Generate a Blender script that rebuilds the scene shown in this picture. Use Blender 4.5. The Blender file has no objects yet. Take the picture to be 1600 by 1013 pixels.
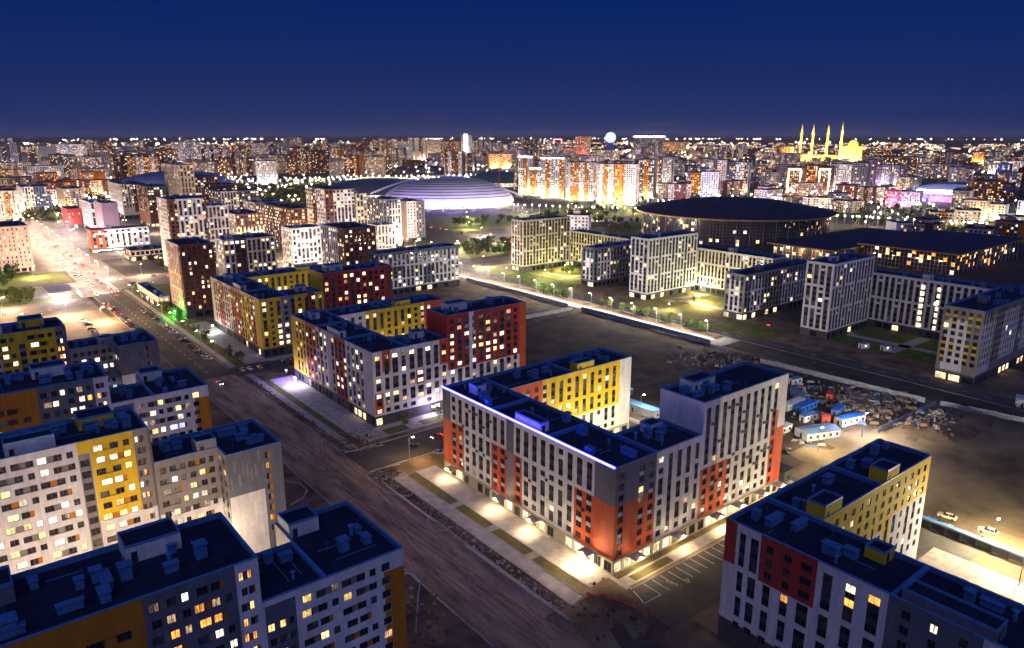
import bpy, bmesh, math, random
from mathutils import Vector, Matrix
R = math.radians
random.seed(7)
SC = bpy.context.scene
COL = SC.collection

# ---------------------------------------------------------------- camera
cam_d = bpy.data.cameras.new('camera'); cam = bpy.data.objects.new('camera', cam_d); COL.objects.link(cam)
cam_d.sensor_width = 36; cam_d.lens = 25.875; cam_d.clip_start = 1; cam_d.clip_end = 200000
cam.location = (0, 0, 110)
cam.rotation_euler = (R(90-14.506), 0, R(-38.5))
SC.camera = cam
SC.render.resolution_x = 1024; SC.render.resolution_y = 648

# ---------------------------------------------------------------- world and twilight
SUN_EL, SUN_ROT = -3.2, 218.5+180
world = bpy.data.worlds.new('World'); SC.world = world; world.use_nodes = True
nt = world.node_tree; nt.nodes.clear()
out = nt.nodes.new('ShaderNodeOutputWorld'); bg = nt.nodes.new('ShaderNodeBackground')
sky = nt.nodes.new('ShaderNodeTexSky'); sky.sky_type = 'NISHITA'; sky.sun_disc = False
sky.sun_elevation = R(SUN_EL); sky.sun_rotation = R(218.5); sky.altitude = 350; sky.ozone_density = 4.0
mul = nt.nodes.new('ShaderNodeMix'); mul.data_type = 'RGBA'; mul.blend_type = 'MULTIPLY'
mul.inputs[0].default_value = 1; mul.inputs[7].default_value = (0.22, 0.75, 1.25, 1)
# the orange-violet glow of the city low on the horizon, all round
geo = nt.nodes.new('ShaderNodeTexCoord'); sep = nt.nodes.new('ShaderNodeSeparateXYZ')
mr = nt.nodes.new('ShaderNodeMapRange'); mr.inputs[1].default_value = 0.0; mr.inputs[2].default_value = 0.20
mr.inputs[3].default_value = 1; mr.inputs[4].default_value = 0; mr.interpolation_type = 'SMOOTHSTEP'
glow = nt.nodes.new('ShaderNodeMix'); glow.data_type = 'RGBA'
glow.inputs[6].default_value = (0.0004, 0.0082, 0.064, 1)
glow.inputs[7].default_value = (0.0050, 0.0130, 0.062, 1)
addn = nt.nodes.new('ShaderNodeMix'); addn.data_type = 'RGBA'; addn.blend_type = 'ADD'; addn.inputs[0].default_value = 1
nt.links.new(geo.outputs['Generated'], sep.inputs[0]); nt.links.new(sep.outputs[2], mr.inputs[0])
sn = nt.nodes.new('ShaderNodeTexNoise'); sn.inputs['Scale'].default_value = 2.2; sn.inputs['Detail'].default_value = 4
sm = nt.nodes.new('ShaderNodeMath'); sm.operation = 'MULTIPLY_ADD'; sm.inputs[1].default_value = .5; sm.inputs[2].default_value = -.25
sa = nt.nodes.new('ShaderNodeMath'); sa.operation = 'ADD'; sa.use_clamp = True
nt.links.new(geo.outputs['Generated'], sn.inputs['Vector']); nt.links.new(sn.outputs[0], sm.inputs[0]); nt.links.new(sm.outputs[0], sa.inputs[0]); nt.links.new(mr.outputs[0], sa.inputs[1])
nt.links.new(sa.outputs[0], glow.inputs[0])
sc_ = nt.nodes.new('ShaderNodeVectorMath'); sc_.operation = 'SCALE'; sc_.inputs[3].default_value = 0.03
nt.links.new(sky.outputs[0], mul.inputs[6])
nt.links.new(mul.outputs[2], sc_.inputs[0])
nt.links.new(glow.outputs[2], addn.inputs[6]); nt.links.new(sc_.outputs[0], addn.inputs[7])
nt.links.new(addn.outputs[2], bg.inputs[0]); bg.inputs[1].default_value = 1.0
nt.links.new(bg.outputs[0], out.inputs[0])
# last light of dusk: a very broad, weak source behind the camera
sun_d = bpy.data.lights.new('twilight', 'SUN'); sun_d.energy = 0.36; sun_d.angle = R(70); sun_d.color = (0.50, 0.53, 1.0)
sun = bpy.data.objects.new('twilight', sun_d); COL.objects.link(sun)
sun.rotation_euler = (R(50), 0, R(-34))
vs = SC.view_settings; vs.view_transform = 'Standard'; vs.look = 'None'; vs.exposure = 1.0; vs.gamma = 1
vs.use_curve_mapping = False
cy = SC.cycles
cy.use_denoising = True
try: cy.denoiser = 'OPENIMAGEDENOISE'
except Exception: pass
cy.max_bounces = 4; cy.diffuse_bounces = 2; cy.glossy_bounces = 2; cy.transmission_bounces = 2
cy.sample_clamp_indirect = 3.0; cy.caustics_reflective = False; cy.caustics_refractive = False
cy.use_light_tree = True

# ---------------------------------------------------------------- materials
def mat(name, col, rough=.8, noise=.12, scale=.25, bump=0.0, metal=0.0, spec=.3, stretch=None, col2=None):
    m = bpy.data.materials.new(name); m.use_nodes = True
    n = m.node_tree.nodes; l = m.node_tree.links; b = n['Principled BSDF']
    b.inputs['Roughness'].default_value = rough; b.inputs['Metallic'].default_value = metal
    b.inputs['Specular IOR Level'].default_value = spec
    g = n.new('ShaderNodeNewGeometry'); t = n.new('ShaderNodeTexNoise')
    t.inputs['Scale'].default_value = scale; t.inputs['Detail'].default_value = 5; t.inputs['Roughness'].default_value = .6
    mp = n.new('ShaderNodeMapping'); mp.inputs['Scale'].default_value = stretch or (1, 1, 1)
    l.new(g.outputs['Position'], mp.inputs[0]); l.new(mp.outputs[0], t.inputs['Vector'])
    r = n.new('ShaderNodeValToRGB')
    if col2 is None:
        c0 = [c*(1-noise*1.6) for c in col]; c1 = [min(1, c*(1+noise*1.6)) for c in col]
    else: c0, c1 = col, col2
    r.color_ramp.elements[0].position = .33; r.color_ramp.elements[1].position = .67
    r.color_ramp.elements[0].color = (*c0, 1); r.color_ramp.elements[1].color = (*c1, 1)
    l.new(t.outputs[0], r.inputs[0]); l.new(r.outputs[0], b.inputs['Base Color'])
    if bump:
        bp = n.new('ShaderNodeBump'); bp.inputs['Strength'].default_value = 1; bp.inputs['Distance'].default_value = bump
        t2 = n.new('ShaderNodeTexNoise'); t2.inputs['Scale'].default_value = scale*5; t2.inputs['Detail'].default_value = 6
        l.new(g.outputs['Position'], t2.inputs['Vector'])
        l.new(t2.outputs[0], bp.inputs['Height']); l.new(bp.outputs[0], b.inputs['Normal'])
    return m

def wallmat(name, col, tile=(1.2, .6), dirt=.10):
    "facade boards: faint joints and slightly different boards, rain streaks"
    m = mat(name, col, .75, dirt, .6, stretch=(1, 1, .25))
    n = m.node_tree.nodes; l = m.node_tree.links; b = n['Principled BSDF']
    src = b.inputs['Base Color'].links[0].from_socket
    g = n.new('ShaderNodeNewGeometry'); s = n.new('ShaderNodeSeparateXYZ'); a = n.new('ShaderNodeMath'); c = n.new('ShaderNodeCombineXYZ')
    l.new(g.outputs['Position'], s.inputs[0]); l.new(s.outputs[0], a.inputs[0]); l.new(s.outputs[1], a.inputs[1])
    l.new(a.outputs[0], c.inputs[0]); l.new(s.outputs[2], c.inputs[1])
    br = n.new('ShaderNodeTexBrick'); br.inputs['Scale'].default_value = 1; br.offset = 0
    br.inputs['Brick Width'].default_value = tile[0]; br.inputs['Row Height'].default_value = tile[1]; br.inputs['Mortar Size'].default_value = .03
    br.inputs['Color1'].default_value = (.90, .90, .90, 1); br.inputs['Color2'].default_value = (1, 1, 1, 1); br.inputs['Mortar'].default_value = (.7, .7, .7, 1)
    l.new(c.outputs[0], br.inputs[0])
    mx = n.new('ShaderNodeMix'); mx.data_type = 'RGBA'; mx.blend_type = 'MULTIPLY'; mx.inputs[0].default_value = 1
    l.new(src, mx.inputs[6]); l.new(br.outputs[0], mx.inputs[7]); l.new(mx.outputs[2], b.inputs['Base Color'])
    return m

def emis(name, col, strength, base=(.1, .1, .1), vary=0.0, sample=True):
    m = bpy.data.materials.new(name); m.use_nodes = True
    n = m.node_tree.nodes; l = m.node_tree.links; b = n['Principled BSDF']
    b.inputs['Base Color'].default_value = (*base, 1); b.inputs['Roughness'].default_value = .3
    b.inputs['Emission Color'].default_value = (*col, 1); b.inputs['Emission Strength'].default_value = strength
    if vary:
        g = n.new('ShaderNodeNewGeometry'); mp = n.new('ShaderNodeMapping'); mp.inputs['Scale'].default_value = (1, 1, .35)
        t = n.new('ShaderNodeTexNoise'); t.inputs['Scale'].default_value = 2.4; t.inputs['Detail'].default_value = 3
        t3 = n.new('ShaderNodeTexNoise'); t3.inputs['Scale'].default_value = .21; t3.inputs['Detail'].default_value = 1
        l.new(g.outputs['Position'], mp.inputs[0]); l.new(mp.outputs[0], t.inputs['Vector']); l.new(g.outputs['Position'], t3.inputs['Vector'])
        a = n.new('ShaderNodeMath'); a.operation = 'MULTIPLY'; l.new(t.outputs[0], a.inputs[0]); l.new(t3.outputs[0], a.inputs[1])
        r = n.new('ShaderNodeMapRange'); r.inputs[1].default_value = .15; r.inputs[2].default_value = .38
        r.inputs[3].default_value = strength*(1-vary); r.inputs[4].default_value = strength*(1+vary)
        l.new(a.outputs[0], r.inputs[0]); l.new(r.outputs[0], b.inputs['Emission Strength'])
    if not sample:
        m.cycles.emission_sampling = 'NONE'
    return m

M = {}
M['white'] = wallmat('white_cladding', (.62, .61, .63))
M['cream'] = wallmat('cream_cladding', (.60, .55, .47))
M['orange'] = wallmat('orange_red_cladding', (.50, .085, .03))
M['red'] = wallmat('dark_red_cladding', (.36, .035, .03))
M['yellow'] = wallmat('yellow_cladding', (.66, .44, .02))
M['amber'] = wallmat('amber_cladding', (.46, .17, .012))
M['bluegrey'] = wallmat('blue_grey_cladding', (.12, .13, .17))
M['grey'] = wallmat('grey_cladding', (.21, .195, .20))
M['dark'] = wallmat('dark_spandrel', (.055, .055, .07))
M['brown'] = wallmat('brown_brick_cladding', (.15, .045, .03), tile=(.8, .3))
M['stone'] = wallmat('beige_stone_base', (.30, .26, .20))
M['darkstone'] = wallmat('dark_stone_base', (.06, .06, .07))
M['beige'] = wallmat('beige_render', (.50, .42, .32))
M['pink'] = wallmat('pale_pink_render', (.55, .40, .36))
M['roof'] = mat('roof_membrane', (.005, .010, .030), .85, col2=(.013, .024, .056), scale=.22)
def roof_seams(m):
    n = m.node_tree.nodes; l = m.node_tree.links; b = n['Principled BSDF']; src = b.inputs['Base Color'].links[0].from_socket
    g = n.new('ShaderNodeNewGeometry'); br = n.new('ShaderNodeTexBrick'); br.inputs['Scale'].default_value = 1
    br.inputs['Brick Width'].default_value = 9; br.inputs['Row Height'].default_value = 1.05; br.inputs['Mortar Size'].default_value = .05
    br.inputs['Color1'].default_value = (.75, .75, .75, 1); br.inputs['Color2'].default_value = (1, 1, 1, 1); br.inputs['Mortar'].default_value = (1.9, 1.9, 1.8, 1)
    mx = n.new('ShaderNodeMix'); mx.data_type = 'RGBA'; mx.blend_type = 'MULTIPLY'; mx.inputs[0].default_value = 1
    l.new(g.outputs['Position'], br.inputs[0]); l.new(src, mx.inputs[6]); l.new(br.outputs[0], mx.inputs[7]); l.new(mx.outputs[2], b.inputs['Base Color'])
roof_seams(M['roof'])
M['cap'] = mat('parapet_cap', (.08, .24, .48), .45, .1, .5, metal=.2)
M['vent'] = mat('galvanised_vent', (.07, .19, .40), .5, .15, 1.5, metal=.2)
M['ventdark'] = mat('vent_louvre', (.02, .03, .05), .7)
M['frame'] = mat('window_frame', (.07, .07, .08), .5)
M['glass'] = mat('dark_glass', (.012, .014, .022), .08, .3, .5, spec=.6)
M['glass2'] = mat('curtained_glass', (.07, .06, .06), .25, .5, .9, spec=.5)
M['lit_w'] = emis('lit_window_white', (1, .80, .58), 1.15, vary=.7, sample=False)
M['lit_y'] = emis('lit_window_yellow', (1, .60, .20), 1.1, vary=.7, sample=False)
M['lit_o'] = emis('lit_window_orange', (1, .36, .06), .9, vary=.7, sample=False)
M['lit_b'] = emis('lit_window_cool', (.72, .82, 1), 1.0, vary=.6, sample=False)
M['lit_d'] = emis('dim_curtained_window', (1, .62, .34), .28, vary=.9, sample=False)
M['stairlit'] = emis('lit_stair_window', (1, .74, .36), 2.2, vary=.3, sample=False)
M['shop'] = emis('lit_shop_glazing', (1, .72, .38), 1.0, vary=.8, sample=False)
M['metal'] = mat('galvanised_pole', (.30, .30, .32), .5, .1, 1, metal=.4)
M['concrete'] = mat('pale_concrete_paving', (.34, .31, .29), .85, .16, .35, bump=.01)
M['kerb'] = mat('kerb_stone', (.30, .29, .29), .8, .15, .7)
M['asphalt'] = mat('asphalt', (.060, .056, .056), .85, .22, .12, bump=.01)
M['avenue'] = mat('lamp_brightened_asphalt', (.15, .13, .12), .8, .2, .1)  # asphalt made lighter, glare of the avenue lamps put into its colour
M['dustroad'] = mat('dusty_road', (.12, .080, .052), .9, col2=(.42, .285, .185), scale=.16, bump=.10, stretch=(1.8, .30, 1))
M['dirt'] = mat('dry_earth', (.06, .040, .024), .95, col2=(.24, .165, .095), scale=.10, bump=.12)
M['darkdirt'] = mat('dark_earth', (.030, .022, .018), .95, col2=(.105, .075, .055), scale=.08, bump=.15)
M['sand'] = mat('sandy_ground', (.055, .040, .028), .95, col2=(.25, .185, .105), scale=.035, bump=.10)
M['lawn'] = mat('dull_lawn', (.060, .055, .016), .95, col2=(.11, .095, .035), scale=.5, bump=.05)
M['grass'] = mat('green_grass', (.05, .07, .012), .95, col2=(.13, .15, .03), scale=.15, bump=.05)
M['paint'] = mat('road_paint', (.70, .69, .66), .7, .15, 1.5)
M['ypaint'] = mat('yellow_road_paint', (.62, .46, .06), .7, .15, 1.5)
M['bark'] = mat('bark', (.06, .045, .03), .9)
M['leaf'] = mat('green_leaf', (.035, .07, .012), .7, col2=(.09, .14, .03), scale=.7)
M['leafd'] = mat('dark_leaf', (.02, .038, .010), .7, col2=(.05, .07, .02), scale=.7)
M['fence'] = mat('pale_fence_sheet', (.33, .36, .40), .5, .15, .5, metal=.2)
M['bluesheet'] = mat('blue_roof_sheet', (.02, .11, .42), .5, .12, .5)
M['redsheet'] = mat('red_container_paint', (.42, .06, .03), .6, .2, .5)
M['whitesheet'] = mat('white_sheet', (.55, .56, .58), .6, .15, .5)
M['black'] = mat('black_rubber', (.015, .015, .016), .8)
M['net'] = mat('orange_barrier_net', (.65, .10, .03), .8, .2, 1)
M['wood'] = mat('timber', (.30, .20, .11), .9, .3, 1.2)
M['led'] = emis('led_strip_blue', (.030, .026, 1.0), 22)
M['lamp_w'] = emis('lamp_white', (1, .88, .66), 40)
M['lamp_y'] = emis('lamp_warm', (1, .72, .36), 40)
M['head'] = emis('headlight', (1, .95, .85), 8, sample=False)
M['tail'] = emis('tail_light', (1, .04, .02), 6, sample=False)
M['gold'] = mat('gold_roof_edge', (.42, .26, .10), .5, .1, .3)

M['ledwhite'] = emis('light_tube_white', (.9, .9, 1), 14)
M['ledred'] = emis('light_tube_red', (1, .10, .12), 10)
M['ledwarm'] = emis('light_tube_warm', (1, .70, .35), 12)
M['ledblue'] = emis('light_tube_blue', (.15, .45, 1), 10)
M['greenlamp'] = emis('green_lamp', (.05, 1, .1), 20)
M['bluepaint'] = wallmat('blue_paint', (.10, .17, .32)); M['mauve'] = wallmat('mauve_render', (.32, .22, .33))
# ---------------------------------------------------------------- mesh helpers
class MB:
    def __init__(s): s.v = []; s.f = []; s.m = []; s.mats = []
    def mi(s, k):
        if k not in s.mats: s.mats.append(k)
        return s.mats.index(k)
    def face(s, pts, k):
        b = len(s.v); s.v += [tuple(p) for p in pts]; s.f.append(tuple(range(b, b+len(pts)))); s.m.append(s.mi(k))
    def box(s, x0, x1, y0, y1, z0, z1, k, top=None, bottom=True):
        b = len(s.v)
        s.v += [(x0,y0,z0),(x1,y0,z0),(x1,y1,z0),(x0,y1,z0),(x0,y0,z1),(x1,y0,z1),(x1,y1,z1),(x0,y1,z1)]
        fs = [(0,1,5,4),(1,2,6,5),(2,3,7,6),(3,0,4,7),(4,5,6,7)] + ([(3,2,1,0)] if bottom else [])
        for i, f in enumerate(fs):
            s.f.append(tuple(b+j for j in f)); s.m.append(s.mi(top if (top and i == 4) else k))
    def obox(s, c, hx, hy, z0, z1, ang, k, taper=1.0, top=None):
        ca, sa = math.cos(ang), math.sin(ang); b = len(s.v)
        for z, q in ((z0, 1), (z1, taper)):
            for dx, dy in ((-hx,-hy),(hx,-hy),(hx,hy),(-hx,hy)):
                s.v.append((c[0]+dx*q*ca-dy*q*sa, c[1]+dx*q*sa+dy*q*ca, z))
        for i, f in enumerate([(0,1,5,4),(1,2,6,5),(2,3,7,6),(3,0,4,7),(4,5,6,7),(3,2,1,0)]):
            s.f.append(tuple(b+j for j in f)); s.m.append(s.mi(top if (top and i == 4) else k))
    def tube(s, p, q, r0, r1, k, n=6):
        p, q = Vector(p), Vector(q); d = (q-p).normalized()
        a = d.orthogonal().normalized(); c = d.cross(a); b = len(s.v)
        for P, r in ((p, r0), (q, r1)):
            for i in range(n):
                t = 2*math.pi*i/n; s.v.append(tuple(P + (a*math.cos(t)+c*math.sin(t))*r))
        for i in range(n):
            j = (i+1) % n; s.f.append((b+i, b+j, b+n+j, b+n+i)); s.m.append(s.mi(k))
        s.f.append(tuple(b+n+i for i in range(n))); s.m.append(s.mi(k))
    def octa(s, c, r, k):
        b = len(s.v); x, y, z = c
        s.v += [(x+r,y,z),(x-r,y,z),(x,y+r,z),(x,y-r,z),(x,y,z+r),(x,y,z-r)]
        for f in ((0,2,4),(2,1,4),(1,3,4),(3,0,4),(2,0,5),(1,2,5),(3,1,5),(0,3,5)):
            s.f.append(tuple(b+j for j in f)); s.m.append(s.mi(k))
    def mesh(s, name):
        me = bpy.data.meshes.new(name); me.from_pydata(s.v, [], s.f)
        for k in s.mats: me.materials.append(M[k])
        me.polygons.foreach_set('material_index', s.m); me.update(); return me
    def build(s, name, parent=None, kind=None, loc=None):
        o = bpy.data.objects.new(name, s.mesh(name)); COL.objects.link(o)
        if parent: o.parent = parent
        if kind: o['kind'] = kind
        if loc: o.location = loc
        return o

def tag(o, label, cat, group=None, kind=None):
    if kind: o['kind'] = kind
    o['label'] = label; o['category'] = cat
    if group: o['group'] = group
    return o
def thing(name, label, cat, loc=(0,0,0), rz=0, group=None):
    o = bpy.data.objects.new(name, None); COL.objects.link(o); o.location = loc; o.rotation_euler = (0,0,rz)
    o.empty_display_size = 1
    return tag(o, label, cat, group)
def inst(name, me, parent=None, loc=(0,0,0), rz=0, sc=None):
    o = bpy.data.objects.new(name, me); COL.objects.link(o); o.location = loc; o.rotation_euler = (0,0,rz)
    if sc: o.scale = sc
    if parent: o.parent = parent
    return o
def copy_tree(o, loc, rz, label, group=None, sc=None):
    r = o.copy(); COL.objects.link(r); r.location = loc; r.rotation_euler = (0,0,rz); r['label'] = label
    if group: r['group'] = group
    if sc: r.scale = sc
    for ch in list(o.children):
        c = ch.copy(); COL.objects.link(c); c.parent = r
        for g in list(ch.children):
            d = g.copy(); COL.objects.link(d); d.parent = c
    return r
def point(loc, power, col=(1,.82,.55), r=.25, parent=None, name='lamp_light'):
    d = bpy.data.lights.new(name, 'POINT'); d.energy = power*1.5; d.color = col; d.shadow_soft_size = r
    o = bpy.data.objects.new(name, d); COL.objects.link(o); o.location = loc
    if parent: o.parent = parent
    return o

# ---------------------------------------------------------------- facade engine
class Fac:
    "one wall seen flat: s runs left to right seen from outside, z up"
    def __init__(s, L, z0, z1, base):
        s.L, s.z0, s.z1, s.base = L, z0, z1, base
        s.zones = []; s.op = []; s.win = []; s.pan = []
    def zone(s, a, b, z0, z1, k): s.zones.append((max(0, a), min(s.L, b), z0, z1, k))
    def open(s, a, b, z0, z1): s.op.append((a, b, z0, z1))
    def matat(s, x, z):
        k = s.base
        for a, b, c, d, q in s.zones:
            if a <= x <= b and c <= z <= d: k = q
        return k
    def emit(s, mb, o, d, depth=.22):
        n = (d[1], -d[0])
        def P(x, z, q=0.0): return (o[0]+d[0]*x-n[0]*q, o[1]+d[1]*x-n[1]*q, z)
        xs = sorted({round(v, 3) for r in s.zones+s.op for v in r[:2]} | {0, round(s.L, 3)})
        zs = sorted({round(v, 3) for r in s.zones+s.op for v in r[2:4]} | {round(s.z0, 3), round(s.z1, 3)})
        zs = [z for z in zs if s.z0-1e-6 <= z <= s.z1+1e-6]; xs = [x for x in xs if -1e-6 <= x <= s.L+1e-6]
        for zi in range(len(zs)-1):
            za, zb = zs[zi], zs[zi+1]
            if zb-za < 1e-4: continue
            zm = (za+zb)/2; row = [r for r in s.op if r[2] < zm < r[3]]
            zr = [r for r in s.zones if r[2] < zm < r[3]]
            cur = None; start = 0
            for xi in range(len(xs)):
                k = None
                if xi < len(xs)-1:
                    xm = (xs[xi]+xs[xi+1])/2
                    if not any(r[0] < xm < r[1] for r in row):
                        k = s.base
                        for r in zr:
                            if r[0] < xm < r[1]: k = r[4]
                if k != cur:
                    if cur is not None:
                        mb.face([P(start, za), P(xs[xi], za), P(xs[xi], zb), P(start, zb)], cur)
                    cur = k; start = xs[xi]
        for a, b, c, e in s.op:
            k = s.matat(a-.01, (c+e)/2)
            if depth > 0:
                mb.face([P(a, c), P(a, e), P(a, e, depth), P(a, c, depth)], k)
                mb.face([P(b, e), P(b, c), P(b, c, depth), P(b, e, depth)], k)
                mb.face([P(a, c), P(a, c, depth), P(b, c, depth), P(b, c)], k)
                mb.face([P(a, e), P(b, e), P(b, e, depth), P(a, e, depth)], k)
        for a, b, c, e, k in s.pan:
            mb.face([P(a, c, depth*.8), P(b, c, depth*.8), P(b, e, depth*.8), P(a, e, depth*.8)], k)

WCACHE = {}
def window_mesh(w, h, k):
    key = (round(w, 2), round(h, 2), k)
    if key in WCACHE: return WCACHE[key]
    mb = MB(); f = .09
    mb.face([(0, .02, 0), (w, .02, 0), (w, .02, h), (0, .02, h)], k)
    for x0, x1, z0, z1 in ((0, f, 0, h), (w-f, w, 0, h), (f, w-f, 0, f), (f, w-f, h-f, h), (w*.5-f/2, w*.5+f/2, f, h-f)) + (((w*.25-.02, w*.25+.02, f, h-f),) if w > 1.7 else ()):
        mb.box(x0, x1, -.05, .01, z0, z1, 'frame', bottom=False)
    mb.box(-.03, w+.03, -.16, -.05, -.05, -.005, 'frame', bottom=False)
    WCACHE[key] = mb.mesh('window'); return WCACHE[key]

def pick_lit(rng, p, pal):
    if rng.random() < p: return rng.choice(pal)
    return 'glass' if rng.random() < .8 else 'glass2'

class Building:
    def __init__(s, name, label, cat, loc, group=None, seed=1, individual=0):
        s.e = thing(name, label, cat, loc, 0, group); s.wall = MB(); s.roof = MB(); s.par = MB(); s.small = MB()
        s.rng = random.Random(seed); s.left = individual; s.jw = MB(); s.nw = 0
    def facade(s, F, o, d, depth=.22):
        F.emit(s.wall, o, d, depth); ang = math.atan2(d[1], d[0]); n = (d[1], -d[0])
        for (a, b, c, e, k) in F.win:
            if s.nw < s.left:
                s.nw += 1
                w = inst('window', window_mesh(b-a, e-c, k), s.e, (o[0]+d[0]*a-n[0]*depth*.7, o[1]+d[1]*a-n[1]*depth*.7, c), ang)
            else:
                q = depth*.85 if depth > 0 else -.05
                P = lambda x, z: (o[0]+d[0]*x-n[0]*q, o[1]+d[1]*x-n[1]*q, z)
                s.jw.face([P(a, c), P(b, c), P(b, e), P(a, e)], k)
    def slab(s, x0, x1, y0, y1, z, pk='white', par=.9, t=.35, capk='cap'):
        "roof sheet with a parapet round it; z is the parapet top"
        s.roof.box(x0+t, x1-t, y0+t, y1-t, z-par-.3, z-par, 'roof', bottom=False)
        for a, b, c, d in ((x0, x1, y0, y0+t), (x0, x1, y1-t, y1), (x0, x0+t, y0+t, y1-t), (x1-t, x1, y0+t, y1-t)):
            e = .012
            s.par.box(max(a, x0+e), min(b, x1-e), max(c, y0+e), min(d, y1-e), z-par-.05, z, 'vent', bottom=False)
        o = .08
        for a, b, c, d in ((x0-o, x1+o, y0-o, y0+t+.05), (x0-o, x1+o, y1-t-.05, y1+o), (x0-o, x0+t+.05, y0+t+.05, y1-t-.05), (x1-t-.05, x1+o, y0+t+.05, y1-t-.05)):
            s.par.box(a, b, c, d, z+.002, z+.12, capk)
    def plain(s, x0, x1, y0, y1, z0, z1, side, k):
        P = {'-x': [(x0,y1),(x0,y0)], '+x': [(x1,y0),(x1,y1)], '-y': [(x0,y0),(x1,y0)], '+y': [(x1,y1),(x0,y1)]}[side]
        (a, b), (c, d) = P; s.wall.face([(a,b,z0),(c,d,z0),(c,d,z1),(a,b,z1)], k)
    def finish(s):
        s.wall.build('wall', s.e)
        if s.roof.f: s.roof.build('roof', s.e)
        if s.par.f: s.par.build('parapet', s.e)
        if s.jw.f: s.jw.build('window', s.e, 'stuff')
        if s.small.f: s.small.build('trim', s.e)
        return s.e

SIDE = {'-x': lambda x0, x1, y0, y1: ((x0, y1), (0, -1), y1-y0), '+x': lambda x0, x1, y0, y1: ((x1, y0), (0, 1), y1-y0),
        '-y': lambda x0, x1, y0, y1: ((x0, y0), (1, 0), x1-x0), '+y': lambda x0, x1, y0, y1: ((x1, y1), (-1, 0), x1-x0)}

def vcols(B, F, x0, x1, ncol, zb, nfl, fh, pats, wf=.5, plit=.1, pal=('lit_y', 'lit_w', 'lit_w', 'lit_d'), spk=None, blank=()):
    "vertical strips: each column is cut from the top into spans of storeys"
    p = (x1-x0)/ncol; rng = B.rng
    for i in range(ncol):
        if i in blank: continue
        pat = pats[i % len(pats)]
        f = wf[i % len(wf)] if isinstance(wf, (list, tuple)) else wf
        a = x0+p*i+p*(1-f)/2; b = a+p*f; j = nfl-1
        for sp in pat:
            if j < 0: break
            if sp < 0: j += sp; continue
            sp = min(sp, j+1); jb = j-sp+1
            ob = zb+jb*fh+.9; ot = zb+(j+1)*fh-.42
            F.open(a, b, ob, ot)
            for q in range(jb, j+1):
                w0 = zb+q*fh+.9; w1 = zb+(q+1)*fh-.42
                F.win.append((a, b, w0, w1, pick_lit(rng, plit, pal)))
                if q < j:
                    k = 'dark'
                    if spk: k = spk(i, q, F.matat((a+b)/2-p*.49, w1)) or 'dark'
                    F.pan.append((a, b, w1, zb+(q+1)*fh+.9, k))
            j -= sp

def hrows(B, F, x0, x1, zb, nfl, fh, period=8.6, plit=.3, pal=('lit_y', 'lit_w', 'lit_w', 'lit_d'), accent='amber', wk='grey', single=()):
    "storeys with horizontal groups: window, panel, window"
    rng = B.rng; n = max(1, int(round((x1-x0)/period))); P = (x1-x0)/n
    for j in range(nfl):
        w0 = zb+j*fh+.85; w1 = w0+1.62
        for i in range(n):
            a = x0+i*P
            if (j+i) % 2 == 0: segs = [(.25, 2.05, 'w'), (2.30, 1.5, 'p'), (3.80, 1.8, 'w'), (6.6, 1.45, 'w')]
            else: segs = [(.6, 1.9, 'w'), (3.40, 1.8, 'w'), (5.20, 1.4, 'p'), (6.6, 1.6, 'w')] if rng.random() < .6 else [(1.0, 2.4, 'w'), (3.9, 1.8, 'w'), (5.7, .9, 'a')]
            k = P/8.6
            for s0, w, t in segs:
                s0, w = a+s0*k, w*k
                if s0+w > x1-.25: continue
                F.open(s0, s0+w, w0, w1)
                if t == 'w': F.win.append((s0, s0+w, w0, w1, pick_lit(rng, plit, pal)))
                else: F.pan.append((s0, s0+w, w0, w1, accent if (t == 'a' or rng.random() < .22) else wk))

# roof furniture, shared meshes
def vent_mesh(kind):
    mb = MB()
    if kind == 0:
        mb.box(-1.0, 1.0, -.6, .6, 0, 1.1, 'vent'); mb.box(-1.15, 1.15, -.75, .75, 1.3, 1.42, 'vent'); mb.box(-.85, .85, -.5, .5, 1.1, 1.3, 'ventdark')
    elif kind == 1:
        mb.box(-.6, .6, -.6, .6, 0, 1.5, 'vent'); mb.box(-.75, .75, -.75, .75, 1.7, 1.82, 'vent'); mb.box(-.5, .5, -.5, .5, 1.5, 1.7, 'ventdark')
    elif kind == 2:
        mb.box(-1.5, 1.5, -.5, .5, 0, .9, 'vent'); mb.box(-1.65, 1.65, -.62, .62, 1.05, 1.15, 'vent'); mb.box(-1.3, 1.3, -.4, .4, .9, 1.05, 'ventdark')
    else:
        mb.tube((0, 0, 0), (0, 0, 1.3), .3, .3, 'vent', 10); mb.tube((0, 0, 1.4), (0, 0, 1.6), .5, .25, 'vent', 10); mb.tube((0, 0, 1.3), (0, 0, 1.4), .2, .2, 'ventdark', 8)
    return mb.mesh('roof_vent')
VENT = [vent_mesh(i) for i in range(4)]
def vents(B, x0, x1, y0, y1, z, n):
    for i in range(n):
        x, y = B.rng.uniform(x0+1.6, x1-1.6), B.rng.uniform(y0+1.6, y1-1.6)
        s = B.rng.uniform(1.0, 1.6)
        inst('roof_vent', VENT[B.rng.choice((0, 0, 1, 1, 2, 3))], B.e, (x, y, z), B.rng.choice((0, math.pi/2)), (s, s, s))
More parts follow.
